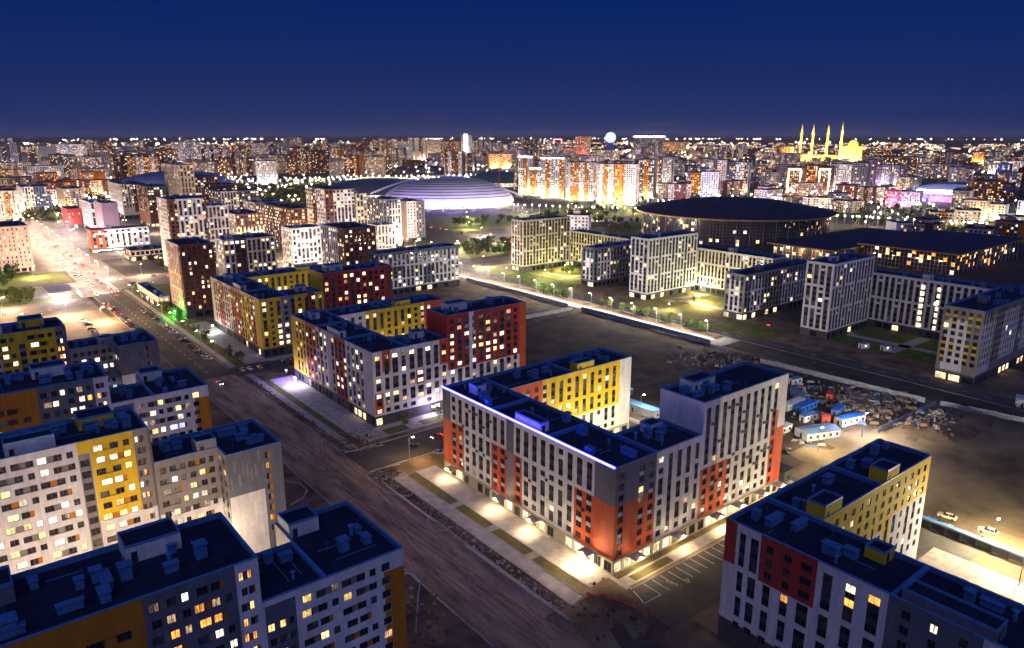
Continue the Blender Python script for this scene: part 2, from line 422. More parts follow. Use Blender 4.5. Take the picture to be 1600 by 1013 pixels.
def _pipes(B, x0, x1, y0, y1, z):
    for q in range(2):
        mb = MB(); horiz = B.rng.random() < .5
        if horiz: y = B.rng.uniform(y0+1, y1-1); a = B.rng.uniform(x0+.6, (x0+x1)/2); mb.box(a, B.rng.uniform(a+1, x1-.6), y, y+.16, z+.12, z+.28, 'vent')
        else: x = B.rng.uniform(x0+1, x1-1); a = B.rng.uniform(y0+.6, (y0+y1)/2); mb.box(x, x+.16, a, B.rng.uniform(a+1, y1-.6), z+.12, z+.28, 'vent')
        mb.build('roof_pipe', B.e)
_v0 = vents
def vents(B, x0, x1, y0, y1, z, n):
    _v0(B, x0, x1, y0, y1, z, n)
    if B.left and x1-x0 > 6 and y1-y0 > 6:
        _pipes(B, x0, x1, y0, y1, z)
        mb = MB(); x, y = B.rng.uniform(x0+1, x1-1), B.rng.uniform(y0+1, y1-1); mb.tube((x, y, z), (x, y, z+2.6), .05, .03, 'vent', 5); mb.box(x-.6, x+.6, y-.02, y+.02, z+2.1, z+2.16, 'vent'); mb.box(x-.4, x+.4, y-.02, y+.02, z+1.7, z+1.75, 'vent'); mb.build('antenna', B.e)
def penthouse(B, x0, x1, y0, y1, z0, h, k='white'):
    mb = MB(); mb.box(x0, x1, y0, y1, z0, z0+h, k, top='roof')
    t = .25
    for a, b, c, d in ((x0, x1, y0, y0+t), (x0, x1, y1-t, y1), (x0, x0+t, y0+t, y1-t), (x1-t, x1, y0+t, y1-t)):
        mb.box(a, b, c, d, z0+h+.002, z0+h+.45, 'cap')
    mb.box(x0+.8, x0+1.8, y0-.06, y0-.01, z0+.1, z0+2.1, 'ventdark')
    mb.build('stair_head', B.e)

# ---------------------------------------------------------------- ground and roads
def hsh(x, y):
    v = math.sin(x*127.1+y*311.7)*43758.5453; return v-math.floor(v)
def vn(x, y):
    i, j = math.floor(x), math.floor(y); u, v = x-i, y-j; u = u*u*(3-2*u); v = v*v*(3-2*v)
    return (hsh(i, j)*(1-u)+hsh(i+1, j)*u)*(1-v)+(hsh(i, j+1)*(1-u)+hsh(i+1, j+1)*u)*v
def fbm(x, y): return vn(x, y)*.55+vn(x*2.1+7, y*2.1)*.28+vn(x*4.3, y*4.3+3)*.17
def bump_(x, c, w): return max(0, 1-((x-c)/w)**2)
def zone(x, y):
    "which ground this is, and its height"
    z = 0.0; k = 'dirt'
    if 98 < x < 124 and 97 < y < 113 and fbm(x*.2, y*.2)*14+y > 104: return 'sand', .5*(fbm(x*.3, y*.3)-.3)  # bank earth: the floodlight's yellow is put into its colour as sandy ground
    if 72 < x < 140 and 60 < y < 107 and x+y*.15 < 131+(y-90)*.35:      # excavated pit
        k = 'darkdirt'
        z = -3.2*bump_(x, 104, 26)*bump_(y, 82, 24)+1.3*(fbm(x*.22, y*.22)-.5)
        z = min(z, .25)
    elif 213 < x < 322 and 118 < y < 330: k = 'darkdirt'; z = .9*(fbm(x*.09, y*.09)-.5)
    elif 322 < x < 352 and y < 240 and y > 60: k = 'darkdirt'; z = .3*(fbm(x*.1, y*.1)-.5)
    elif x > 195 and y < 125:
        k = 'sand'; z = .3*(fbm(x*.08, y*.08)-.5)
        z += 3.4*fbm(x*.16, y*.16)*bump_(x, 296, 26)*bump_(y, 104, 14)*2.0
        if 272 < x < 322 and 88 < y < 118 and z > .8: k = 'dirt'
    elif x < 70 and y < 460: k = 'dirt'
    elif x > 300 and y < 60: k = 'dirt'
    else: z = .08*(fbm(x*.3, y*.3)-.5)
    return k, z-.10
g = MB(); X0, X1, Y0, Y1, ST = -80, 400, -60, 500, 4
nx, ny = (X1-X0)//ST, (Y1-Y0)//ST
hh = {}
for j in range(ny+1):
    for i in range(nx+1):
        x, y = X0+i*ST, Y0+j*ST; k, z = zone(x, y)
        if i in (0, nx) or j in (0, ny): z = -.10
        g.v.append((x, y, z)); hh[i, j] = (k, z)
for j in range(ny):
    for i in range(nx):
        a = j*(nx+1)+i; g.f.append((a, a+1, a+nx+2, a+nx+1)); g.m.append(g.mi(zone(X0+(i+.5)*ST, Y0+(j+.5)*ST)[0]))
FAR = 30000
for a, b, c, d in ((-FAR, X0, -FAR, FAR), (X1, FAR, -FAR, FAR), (X0, X1, -FAR, Y0), (X0, X1, Y1, FAR)):
    g.face([(a, c, -.10), (b, c, -.10), (b, d, -.10), (a, d, -.10)], 'farland')
M['farland'] = mat('far_plain', (.020, .022, .018), .95, col2=(.075, .065, .055), scale=.006)
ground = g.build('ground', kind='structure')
for p in ground.data.polygons: p.use_smooth = True

LV = {'asphalt': .004, 'concrete': .012, 'grass': .008, 'lawn': .016, 'paint': .02, 'sand': .006, 'dustroad': .0045}
def sheet(name, rects, k, z=None, kind='structure'):
    mb = MB()
    for i, (a, b, c, d) in enumerate(rects):
        zz = (LV.get(k, .01) if z is None else z)
        mb.face([(a, c, zz), (b, c, zz), (b, d, zz), (a, d, zz)], k)
    return mb.build(name, kind=kind)
# boulevard between the block rows: unfinished and dusty near, asphalt further on
def rh(x, y): return .02+.16*fbm(x*.45, y*.16)+.07*fbm(x*1.3+5, y*.5)
def road_edges(y):
    if y >= 107: return 84.02, 103.48
    tb = [(107, 84, 103.5), (95, 80, 101), (82, 72, 96), (60, 66, 90), (35, 62, 84), (0, 58, 78), (-40, 54, 74)]
    for (y1, a1, b1), (y0, a0, b0) in zip(tb, tb[1:]):
        if y0 <= y <= y1: t = (y-y0)/(y1-y0); w = 1.2*(fbm(y*.2, 9)-.5)*2; return a0+(a1-a0)*t+w, b0+(b1-b0)*t-w
    return 54, 74
mb = MB(); ys = [i*1.0 for i in range(-40, 341)]; NX = 22
for y in ys:
    a, b = road_edges(y)
    for i in range(NX+1):
        x = a+(b-a)*i/NX; e = min(1, min(i, NX-i)/1.5); mb.v.append((x, y, rh(x, y)*e+.004-(0 if e else (.10 if y < 107 else 0))))
for j in range(len(ys)-1):
    for i in range(NX): q = j*(NX+1)+i; mb.f.append((q, q+1, q+NX+2, q+NX+1)); mb.m.append(mb.mi('dustroad'))
bv = mb.build('boulevard', kind='structure')
for p in bv.data.polygons: p.use_smooth = True

sheet('avenue', [(84, 103.5, 586, 1900), (103.5, 260, 590, 640), (-200, 84, 590, 640), (104, 118, 640, 1300), (60, 83.6, 700, 1300)], 'avenue', .0055)
sheet('road', [(84, 103.5, 340, 586), (142, 470, 520, 536), (103.5, 118, 520, 536)], 'asphalt')
sheet('road', [(103.5, 320, 208, 226), (103.5, 320, 336, 350)], 'asphalt', .006)
sheet('road', [(342, 352, 0, 520), (470, 482, 480, 1400), (352, 470, 480, 492), (482, 1250, 640, 690), (860, 1000, 500, 640)], 'asphalt', .006)
sheet('road', [(196, 212, 60, 208), (140, 196, 95, 107.2), (119.5, 140, 91, 107.2)], 'asphalt', .005)
sheet('path', [(324, 332, 236, 500), (322, 340, 226, 236)], 'concrete')
sheet('car_park', [(24, 80, 455, 575), (-60, 24, 480, 560)], 'avenue', .008)
sheet('paved_court', [(118, 150, 742, 1300), (150, 262, 820, 1080), (170, 262, 700, 790)], 'avenue', .003)
sheet('car_park', [(141, 200, 198, 207)], 'asphalt', .0065)
sheet('pavement', [(116, 124, 107.5, 198), (124, 206, 108.7, 112.5), (107.5, 112, 107.5, 200), (206, 209, 108.7, 190)], 'concrete')
sheet('pavement', [(113, 124, 230, 322), (124, 210, 230, 241), (107, 110, 228, 336), (113, 124, 352, 452), (105, 108, 352, 585), (124, 210, 350, 356)], 'concrete', .013)
sheet('lawn', [(112.3, 115.7, a, b) for a, b in ((118, 133), (136, 151), (154, 169), (172, 197))] + [(127, 142, 109.2, 111.8)], 'lawn')
sheet('lawn', [(126, 140, 112.9, 114.2), (143, 156, 112.9, 114.2), (159, 172, 112.9, 114.2), (175, 190, 112.9, 114.2)], 'lawn', .017)
sheet('lawn', [(108.2, 112.8, 354, 400), (108.2, 112.8, 404, 450), (108.2, 117, 455, 520), (110.2, 112.8, 230, 330), (140, 160, 231, 236), (124.5, 134, 231, 237)], 'grass', .018)
sheet('grass', [(352, 378, 392, 500), (425, 470, 345, 390), (352, 378, 216, 255), (378, 427, 135, 198)], 'grass')
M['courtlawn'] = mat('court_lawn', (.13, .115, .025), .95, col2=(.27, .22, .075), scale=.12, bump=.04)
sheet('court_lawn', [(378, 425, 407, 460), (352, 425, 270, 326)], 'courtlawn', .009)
sheet('pavement', [(392, 421, 276, 282), (392, 398, 282, 318), (385, 421, 312, 318), (388, 421, 418, 423), (388, 394, 423, 452), (382, 424, 162, 168), (396, 402, 140, 196)], 'concrete', .019)
sheet('grass', [(-260, 82, 645, 700), (-200, 84, 575, 588), (105.5, 140, 545, 588), (482, 900, 700, 860), (500, 860, 560, 632), (380, 470, 540, 610)], 'grass', .007)
sheet('sandy_ground', [(126, 205, 78, 94), (209.5, 262, 95, 128), (205, 235, 52, 84)], 'sand', -.02)
sheet('pavement', [(176, 203, 56, 69), (192.5, 203, 40, 56)], 'concrete', .012)
# kerbs, walls and steps
mb = MB()
for a, b, c, d in ((103.5, 103.8, 107, 204), (103.5, 103.8, 230, 334), (103.5, 103.8, 352, 588), (83.7, 84, 112, 588), (124, 206, 107.3, 107.55), (206.6, 206.9, 107.6, 190), (115.7, 116, 116, 198), (112, 112.3, 114, 200),
                   (103.8, 141, 207.2, 207.5), (104, 210, 226.3, 226.6), (340.5, 340.8, 60, 500), (332.2, 332.5, 238, 500), (323.5, 323.8, 238, 500)):
    mb.box(a, b, c, d, -.1, .15, 'kerb')
mb.build('kerb', kind='structure')
# broken turning islands edged with kerb stones beside the dusty road
def ring(cx, cy, pts):
    mb = MB()
    for (a, b), (c, d) in zip(pts, pts[1:]):
        L = math.hypot(c-a, d-b); mb.obox((cx+(a+c)/2, cy+(b+d)/2), L/2, .18, -.1, .22, math.atan2(d-b, c-a), 'kerb')
    tag(mb.build('kerb_island'), LBL.pop(0), 'kerb')
LBL = ['pale kerb loop round a rubble island beside the dusty road, nearest the central block', 'small hooked kerb loop on the edge of the dusty road', 'kerb loop beside the grey street wall of the left apartment block',
       'broken kerb line below the amber end of the nearest left block', 'curved kerb edge at the mouth of the lit parking court']
ring(103, 198, [(12, 8), (4, 9.5), (-1, 8), (-2.2, 4), (-2, -6), (0, -12), (3, -14), (5, -12)])
ring(102, 163, [(3, 8), (0, 5), (-1.8, 2), (-1.5, -2), (1, -3.5), (3, -2)])
ring(79, 208, [(-6, 12), (0, 10), (3, 6), (3, 0), (0, -4), (-5, -6)])
ring(81, 143, [(-6, 7), (0, 8), (3.5, 4), (3, 0), (0, -4), (-8, -16)])
ring(108, 222, [(10, 2), (3, 3.4), (-2, 4), (-4, 8)])
# rubble strip and dry bushes between road and walkway
mb = MB(); rr = random.Random(5)
for i in range(900):
    y = rr.uniform(112, 206); x = rr.uniform(104.0, 107.0)
    if rr.random() < .25: x, y = rr.uniform(102, 112), rr.uniform(198, 206)
    s = rr.uniform(.12, .55)
    mb.obox((x, y), s, s*rr.uniform(.5, 1), -.1, rr.uniform(.1, .5)*s*1.6, rr.uniform(0, 3), rr.choice(('dirt', 'kerb', 'sand', 'darkdirt', 'dirt')), taper=.6)
for i in range(700):
    x, y = rr.choice(((rr.gauss(112, 5), rr.gauss(106, 4)), (rr.gauss(77, 4), rr.gauss(138, 14)), (rr.gauss(112, 3.5), rr.gauss(232, 5)), (rr.gauss(106, 1.2), rr.uniform(236, 330))))
    s = rr.uniform(.15, .7)
    mb.obox((x, y), s, s*rr.uniform(.5, 1), -.1, rr.uniform(.1, .4)*s*1.8, rr.uniform(0, 3), rr.choice(('dirt', 'sand', 'darkdirt')), taper=.5)
tag(mb.build('rubble'), 'loose rubble and broken kerb stone strewn beside the dusty road', 'rubble', kind='stuff')
mb = MB()
for i in range(5200):
    x, y = rr.choice(((rr.uniform(100, 121), rr.gauss(107, 3)), (rr.gauss(106, 9), rr.gauss(105, 5)), (rr.gauss(120, 7), rr.gauss(99, 5)), (rr.uniform(84, 136), rr.uniform(70, 106)), (rr.uniform(104, 107), rr.uniform(112, 206)), (rr.uniform(80, 118), rr.uniform(100, 112))))
    L = rr.uniform(.5, 1.6); a = rr.uniform(0, 6.28); t = rr.uniform(.1, .9)
    k, z = zone(x, y); dx, dy = math.cos(a)*L*t, math.sin(a)*L*t
    mb.face([(x, y, z-.1), (x+.10, y+.06, z-.1), (x+dx+.03, y+dy, z+L*.8)], rr.choice(('drystalk', 'drystalk', 'dirt')))
M['drystalk'] = mat('dry_stalk', (.30, .22, .10), .9, .3, .5)
tag(mb.build('dry_weeds'), 'dry straw coloured weeds on the torn up bank round the pit', 'weeds', kind='stuff')
mb = MB(); rk = random.Random(77)
M['track'] = mat('tyre_track', (.07, .052, .042), .95, col2=(.22, .165, .125), scale=.5, stretch=(1, .4, 1)); M['trackl'] = mat('dry_crust', (.27, .19, .13), .95, .3, .6)
for q in range(34):
    y = rk.uniform(-20, 250); x = rk.uniform(87, 100) if y > 100 else rk.uniform(68, 88); a = rk.uniform(-.10, .10); c = rk.uniform(-.004, .004); L = rk.uniform(20, 80); k = 'track' if rk.random() < .7 else 'trackl'
    for off in (0, 1.7):
        n = 60; pts = []
        for i in range(n+1):
            t = L*i/n; pts.append((x+off+a*t+c*t*t+(80-0 < y+t < 107)*0, y+t))
        w = rk.uniform(.18, .4)
        for i, ((x0, y0), (x1, y1)) in enumerate(zip(pts, pts[1:])):
            lim = lambda yy: (84.5, 102.8) if yy > 107 else (66+(yy-35)*.22, 84+(yy-35)*.26)
            if not (lim(y0)[0] < x0 < lim(y0)[1]-w and lim(y1)[0] < x1 < lim(y1)[1]-w): continue
            zq = .012+.0007*q+(.0003 if off else 0); mb.face([(x0, y0, rh(x0, y0)+zq), (x0+w, y0, rh(x0+w, y0)+zq), (x1+w, y1, rh(x1+w, y1)+zq), (x1, y1, rh(x1, y1)+zq)], k)
tag(mb.build('tyre_tracks'), 'criss crossing tyre tracks pressed in the dusty road', 'tyre tracks', kind='stuff')
# storm drain edge walls
mb = MB(); mb.box(102.6, 103.1, 108, 150, -.1, .55, 'concrete'); mb.box(103.1, 103.4, 108, 150, -.1, .2, 'bluegrey')
tag(mb.build('low_wall'), 'low pale drain wall along the dusty road in front of the central block', 'low wall')
mb = MB(); mb.box(102.8, 103.3, 166, 194, -.1, .5, 'concrete')
tag(mb.build('low_wall'), 'low pale drain wall beyond the hooked kerb loop', 'low wall')
# steps across the lawns: pale slabs with dark gaps
for n, y in enumerate((134.5, 152.5, 170.5)):
    st = thing('walkway_steps', ['pale steps between the two nearest lawns of the LED edged block', 'pale steps in the middle of the lawns of the LED edged block', 'pale steps by the far lawn of the LED edged block'][n], 'steps', (112, y, 0))
    for q in range(6):
        m2 = MB(); m2.box(.3+q*.62, .3+q*.62+.44, -1.3, 1.3, 0, .08+.03*q, 'concrete'); m2.build('step', st)

# parking bay lines and figures
PL = [127.6+3.05*i for i in range(12)]
sheet('road_marking', [(x, x+.14, 101.4, 107.0) for x in PL] , 'paint', .022)
mb = MB()
mb.face([(121.6, 101.6, .022), (127.6, 101.4, .022), (127.6, 101.55, .022), (121.6, 101.75, .022)], 'paint')
mb.face([(121.6, 101.6, .024), (121.9, 101.6, .024), (123.6, 106.9, .024), (123.4, 106.9, .024)], 'paint')
mb.build('road_marking', kind='structure')
def glyph(ch, x, y, s, k, ang):
    "seven-stroke figures as painted by stencil"
    seg = {'8': 'abcdefg', 'B': 'abcdefg', '5': 'afgcd', '2': 'abged', '3': 'abgcd', '1': 'bc', '4': 'fgbc'}[ch]
    R_ = {'a': (0, .5, .92, 1), 'd': (0, .5, 0, .08), 'g': (0, .5, .46, .54), 'f': (0, .09, .5, 1), 'e': (0, .09, 0, .5), 'b': (.41, .5, .5, 1), 'c': (.41, .5, 0, .5)}
    mb = MB(); ca, sa = math.cos(ang), math.sin(ang)
    for i, c in enumerate(seg):
        a, b, c0, d = [v*s for v in R_[c]]; z = .026+.0015*i
        mb.face([(x+u*ca-v*sa, y+u*sa+v*ca, z) for u, v in ((a, c0), (b, c0), (b, d), (a, d))], k)
    return mb
DIG = [(132.62, 103.81), (132.91, 102.71), (133.26, 101.57), (133.6, 100.43), (136.55, 100.69)]
for ch, x, y, s in (('8', DIG[4][0], DIG[4][1], 1.7), ('5', *DIG[0], 1.15), ('2', *DIG[1], 1.15), ('3', *DIG[2], 1.15), ('1', *DIG[3], 1.15)):
    glyph(ch, x, y, s, 'ypaint', R(-38)).build('road_marking', kind='structure')
# lane dashes
mb = MB()
for y in range(350, 1200, 9): mb.box(93.6, 93.8, y, y+3.5, .0, .02, 'paint')
for x in range(350, 351):
    for y in range(60, 480, 9): mb.box(347.0, 347.15, y, y+3, .0, .02, 'paint')
for y in range(556, 676, 5): pass
for q in range(8): mb.box(86+q*2.1, 87.1+q*2.1, 581, 586, 0, .02, 'paint')
for q in range(10): mb.box(100, 103, 592+q*4.4, 594.4+q*4.4, 0, .02, 'paint')
mb.build('road_marking', kind='structure')

# ---------------------------------------------------------------- the courtyard blocks on the right of the boulevard
GF, FH = 4.2, 3.05
def shops(B, F, a, b, p=3.7, plit=.25, k='stone', z=GF, pal=('shop',)):
    F.zone(a, b, 0, z, k)
    n = max(1, int((b-a)/p)); q = (b-a)/n
    for i in range(n):
        x0 = a+i*q+.55; x1 = a+(i+1)*q-.55
        if B.rng.random() < .16: continue
        F.open(x0, x1, .35, z-.9); F.win.append((x0, x1, .35, z-.9, pick_lit(B.rng, plit, pal)))
PA = [[3, 1, 2, 2, 1], [3, 1, 2, 2, 1], [1, 2, 1, 2, 2], [3, 2, 2, 1], [3, 2, 2, 1], [3, 2, 2, 1]]
PB = [[2, 2, 2, 1, 1], [3, 2, 2, 1], [1, 2, 2, 2, 1]]
def court_block(y0, label, seed, Z, lit, indiv, north=True, pal=('lit_y', 'lit_w', 'lit_w', 'lit_d')):
    B = Building('apartment_block', label, 'apartment block', (124, y0, 0), 'courtyard apartment blocks along the boulevard', seed, indiv)
    B.loc = (124, y0)
    rng = B.rng
    # long wing on the boulevard (faces -x): local x 0..15.5, y 0..78
    (o, d, L) = SIDE['-x'](0, 15.5, 0, 78)
    F = Fac(L, 0, 30, Z['w_base'])
    for zz in Z['w']: F.zone(*zz)
    vcols(B, F, 4.5, 70.5, 18, GF, 8, FH, PA, wf=[.54, .54, .5, .54, .58, .54], plit=lit, pal=pal, spk=Z.get('spk'), blank=Z.get('wblank', (8,)))
    shops(B, F, 0, 78, plit=Z.get('shop', .25), k=Z.get('gk', 'stone'))
    B.facade(F, o, d)
    # front wing (faces -y) local x 0..34
    F = Fac(34, 0, 30, Z['s_base'])
    for zz in Z['s']: F.zone(*zz)
    vcols(B, F, .3, 34, 9, GF, 8, FH, Z.get('spat', PB), wf=Z.get('swf', [.5, .42, .5, .5, .5, .44, .5]), plit=lit*1.2, pal=pal, spk=Z.get('spk'), blank=Z.get('sblank', ()))
    shops(B, F, 0, 34, plit=Z.get('shop', .25), k=Z.get('gk', 'stone'))
    B.facade(F, (0, 0), (1, 0))
    # high end of the front wing local x 34..75
    F = Fac(41, 0, 39.2, Z['h_base'])
    for zz in Z['h']: F.zone(*zz)
    vcols(B, F, .4, 37.0, 10, GF, 11, FH, Z.get('hpat', [[6, 2, 2, 1], [6, 1, 2, 1, 1], [6, 2, 2, 1]]), wf=Z.get('hwf', .5), plit=lit*1.2, pal=pal, spk=Z.get('spk'), blank=Z.get('hblank', ()))
    shops(B, F, 0, 41, plit=Z.get('shop', .25), k=Z.get('gk', 'stone'))
    B.facade(F, (34, 0), (1, 0))
    # courtyard faces of long wing and of the north wing
    F = Fac(52, 0, 30, 'white'); vcols(B, F, 1, 51, 13, GF, 8, FH, PA, wf=.46, plit=lit); B.facade(F, (15.5, 16), (0, 1))
    F = Fac(57.5, 0, 30, Z['n_base'])
    for zz in Z['n']: F.zone(*zz)
    vcols(B, F, 2, 50.5, 13, GF, 8, FH, [[3, 2, 2, 1], [3, 2, 2, 1], [1, 1, 1, 1, 1, 1, 1, 1], [3, 2, 2, 1]], wf=.46, plit=Z.get('nlit', lit), pal=pal, spk=Z.get('spk'))
    shops(B, F, 0, 57, k=Z.get('gk', 'stone')); B.facade(F, (15.5, 62), (1, 0))
    # the other sides
    F = Fac(78, 0, 30, 'white'); 
    B.plain(15.5, 73, 62, 78, 0, 30, '+y', 'white'); B.plain(0, 15.5, 62, 78, 0, 30, '+y', 'white')
    F = Fac(16, 0, 30, 'white'); vcols(B, F, 2, 14, 3, GF, 8, FH, [[3, 2, 2, 1]], wf=.4, plit=lit); B.facade(F, (73, 62), (0, 1))
    F = Fac(15.5, 0, 39.2, 'white'); vcols(B, F, 2, 14, 3, GF, 11, FH, [[6, 2, 2, 1]], wf=.4, plit=lit); B.facade(F, (75, 0), (0, 1))
    B.plain(34, 75, 0, 15.5, 0, 39.2, '+y', 'white'); B.plain(15.5, 34, 0, 15.5, 0, 30, '+y', 'white')
    B.wall.face([(34.0, 15.5, 29), (34.0, 0, 29), (34.0, 0, 39.2), (34.0, 15.5, 39.2)], Z['h_side'])
    B.slab(0, 15.5, 0, 26, 30); B.slab(0, 15.5, 26, 52, 30.01); B.slab(0, 15.5, 52, 78, 30)
    B.slab(15.5, 34, 0, 15.5, 30.02); B.slab(34, 75, 0, 15.5, 39.2)
    B.slab(15.5, 44, 62, 78, 30.02); B.slab(44, 73, 62, 78, 30.01)
    zr = 29.1
    for a, b, c, d, n in ((0, 15.5, 2, 25, 4), (0, 15.5, 28, 50, 4), (0, 15.5, 53, 77, 5), (16, 33, 1, 14, 5), (16, 43, 63, 77, 6), (46, 72, 63, 77, 6)): vents(B, a, b, c, d, zr, n)
    vents(B, 36, 74, 1, 14, 38.3, 8)
    ph = Z.get('ph', 'white')
    penthouse(B, .9, 4.2, 30, 41, zr, 2.7, ph); penthouse(B, 5, 9, 66, 70, zr, 2.8, ph); penthouse(B, 40, 50, 8.6, 13.6, 38.3, 3.0, ph)
    penthouse(B, 46, 54, 62.4, 66.5, zr, 3.0, Z['ph_n'])
    penthouse(B, 24, 29, 10, 14, zr, 2.6, ph)
    return B

def white_on_orange(i, q, zk): return 'white' if zk in ('orange', 'bluegrey', 'grey') else 'dark'
ZC = dict(w_base='white', s_base='white', h_base='white', n_base='yellow', h_side='white', ph='white', ph_n='yellow', gk='stone',
  w=[(0, 4.6, 19.4, 30, 'bluegrey'), (0, 11.9, 4.2, 19.4, 'orange'), (0, 4.6, 4.2, 19.4, 'orange'), (26.5, 41.2, 4.2, 19.4, 'orange'), (33.9, 37.4, 19.4, 30, 'bluegrey'), (33.9, 37.4, 4.2, 19.4, 'grey'),
     (63.2, 78, 4.2, 19.4, 'orange'), (70.6, 78, 19.4, 30, 'bluegrey')],
  s=[(0, 15.2, 19.4, 30, 'bluegrey'), (0, 15.2, 4.2, 19.4, 'orange'), (19, 22.8, 4.2, 30, 'white'), (22.8, 24.6, 4.2, 30, 'white')],
  h=[(-1, 12.5, 4.2, 19.4, 'orange'), (33.6, 41, 4.2, 28.5, 'orange'), (37.2, 41, 22.5, 28.6, 'white')],
  n=[(0, 14, 4.2, 30, 'orange'), (0, 57.5, 0, 13.3, 'white'), (51.5, 57.5, 4.2, 30, 'white')],
  sblank=(1,), spk=white_on_orange, spat=[[1, 1, 1, 2, 2, 1], [2, 2, 2, 1, 1], [2, 2, 2, 1, 1], [1, 1, 2, 2, 1, 1], [1, 1, 2, 1, 2, 1], [8], [3, 2, 2, 1], [3, 2, 2, 1], [2, 2, 2, 2]], nlit=.12, shop=.55)
BC = court_block(114.5, 'white and orange red courtyard block with a glowing blue light strip along its roof edge', 11, ZC, .035, 300)
BC.finish()
mb = MB(); mb.box(-.50, -.10, .3, 77.6, 29.90, 30.30, 'led'); mb.build('light_strip', BC.e)
M['strip_case'] = mat('strip_case', (.3, .3, .34), .4)
mb = MB(); mb.box(-.48, -.08, .3, 77.6, 29.68, 29.88, 'strip_case'); mb.build('strip_holder', BC.e)
# entrance canopies with floodlights round the LED edged block
for (x, y, sx, sy) in ((-1.6, 72, 1, 0), (-1.6, 46, 1, 0), (-1.6, 30, 1, 0), (-1.6, 8.5, 1, 0), (7.5, -1.6, 0, 1), (24.5, -1.6, 0, 1), (41.5, -1.6, 0, 1), (52, -1.6, 0, 1), (64, -1.6, 0, 1), (73, -1.6, 0, 1)):
    m1 = MB(); m1.box(x-(1.4 if sx else 1.9), x+(1.5 if sx else 1.9), y-(1.9 if sx else 1.4), y+(1.9 if sx else 1.5), 3.3, 3.55, 'stone', top='concrete'); m1.build('canopy', BC.e)
    m1 = MB(); q = 1.45
    m1.box(x-.25-(q if sx else 0), x+.25-(q if sx else 0), y-.25-(0 if sx else q), y+.25-(0 if sx else q), 3.6, 3.85, 'lamp_y'); m1.build('floodlight', BC.e)
    point((x-(1.9 if sx else 0), y-(0 if sx else 1.9), 3.1), 3600 if (sx and y < 10) else 1150, (1, .74, .40), .3, BC.e)

def acc(i, q, zk): return {'white': 'dark', 'yellow': 'dark'}.get(zk, 'dark')
Z2 = dict(w_base='white', s_base='white', h_base='white', n_base='yellow', h_side='red', ph='white', ph_n='yellow', gk='darkstone',
  w=[(0, 16, 4.2, 30, 'yellow'), (16, 27, 4.2, 30, 'orange'), (30, 33, 4.2, 30, 'orange'), (38, 45, 4.2, 30, 'pink'), (45, 55, 4.2, 30, 'red')],
  s=[(4, 7.6, 21.5, 30, 'orange'), (.2, 3.9, 5, 13.3, 'orange'), (18.9, 22.6, 13.5, 19.4, 'orange'), (30, 34, 19.4, 30, 'orange')],
  h=[(0, 41, 16.4, 39.2, 'red'), (10.6, 13, 16.4, 39.2, 'white'), (37.5, 41, 4.2, 39.2, 'orange')],
  n=[(0, 14, 0, 30, 'white'), (46, 57.5, 4.2, 30, 'orange')], hpat=[[1, 1, 2, 2, 2, 2, 1], [7, 3, 1], [3, 2, 2, 2, 2]],
  swf=[.56, .5, .66, .5, .6, .68, .6], hwf=[.5, .62, .62], spat=[[3, 2, 2, 1]], shop=.2, nlit=.3, wblank=(9,))
B2 = court_block(240.5, 'white courtyard block with yellow and red stripes and a tall dark red corner wing', 22, Z2, .30, 300)
B2.finish()
Z3 = dict(w_base='pink', s_base='yellow', h_base='red', n_base='yellow', h_side='yellow', ph='cream', ph_n='yellow', gk='darkstone',
  w=[(0, 12, 4.2, 30, 'pink'), (12, 20, 4.2, 30, 'red'), (20, 30, 4.2, 30, 'pink'), (34, 38, 4.2, 30, 'red'), (38, 78, 4.2, 30, 'orange'), (50, 64, 4.2, 30, 'yellow'), (70, 78, 4.2, 30, 'yellow')],
  s=[(11, 18, 4.2, 30, 'grey'), (25, 29, 12, 30, 'red')], h=[(0, 41, 10, 39.2, 'red'), (37.5, 41, 4.2, 39.2, 'brown'), (0, 37, 4.2, 10, 'yellow')],
  n=[], hpat=[[1]*11, [11], [1]*11], spat=[[3, 3, 2], [1]*8], nlit=.25, wblank=())
B3 = court_block(358, 'yellow and red courtyard block, third from the front beside the brown tower', 33, Z3, .26, 120)
B3.finish()

# foreground block at the lower right
RB = Building('apartment_block', 'dark roofed white block with red panels and a yellow courtyard wing at the lower right', 'apartment block', (125, -22, 0), 'courtyard apartment blocks along the boulevard', 44, 300)
F = Fac(105, 0, 30, 'white'); F.zone(0, 2.8, 20, 30, 'red'); F.zone(8.6, 21, 19.4, 30, 'red'); F.zone(0, 105, 0, 6.2, 'darkstone')
F.zone(34.6, 50, 0, 30, 'bluegrey')
vcols(RB, F, 2.9, 8.6, 2, GF, 8, FH, [[3, 2, 2, 1]], wf=[.5, .66], plit=.03)
vcols(RB, F, 8.7, 20.8, 3, GF, 8, FH, [[1, 1, 1, 2, 2, 1], [1, 1, 1, 2, 2, 1], [1, 1, 1, 2, 2, 1]], wf=[.42, .42, .62], plit=.10, pal=('lit_o',))
vcols(RB, F, 21, 34.4, 3, GF, 8, FH, [[3, 2, 2, 1], [3, 2, 2, 1], [3, 2, 2, 1]], wf=[.44, .44, .5], plit=.16, pal=('lit_w', 'lit_o', 'lit_y'))
vcols(RB, F, 35.4, 49.5, 3, GF, 8, FH, [[1]*8], wf=[.34, .28, .3], plit=.02)
vcols(RB, F, 50, 104, 15, GF, 8, FH, [[3, 2, 2, 1]], wf=[.46], plit=.1)
(o, d, L) = SIDE['-x'](0, 15, 0, 105); RB.facade(F, o, d)
F = Fac(53, 0, 30, 'yellow'); F.zone(34, 46, 4.2, 19.4, 'white'); F.zone(40, 53, 0, 19.4, 'white'); F.zone(0, 30, 0, 17, 'white')
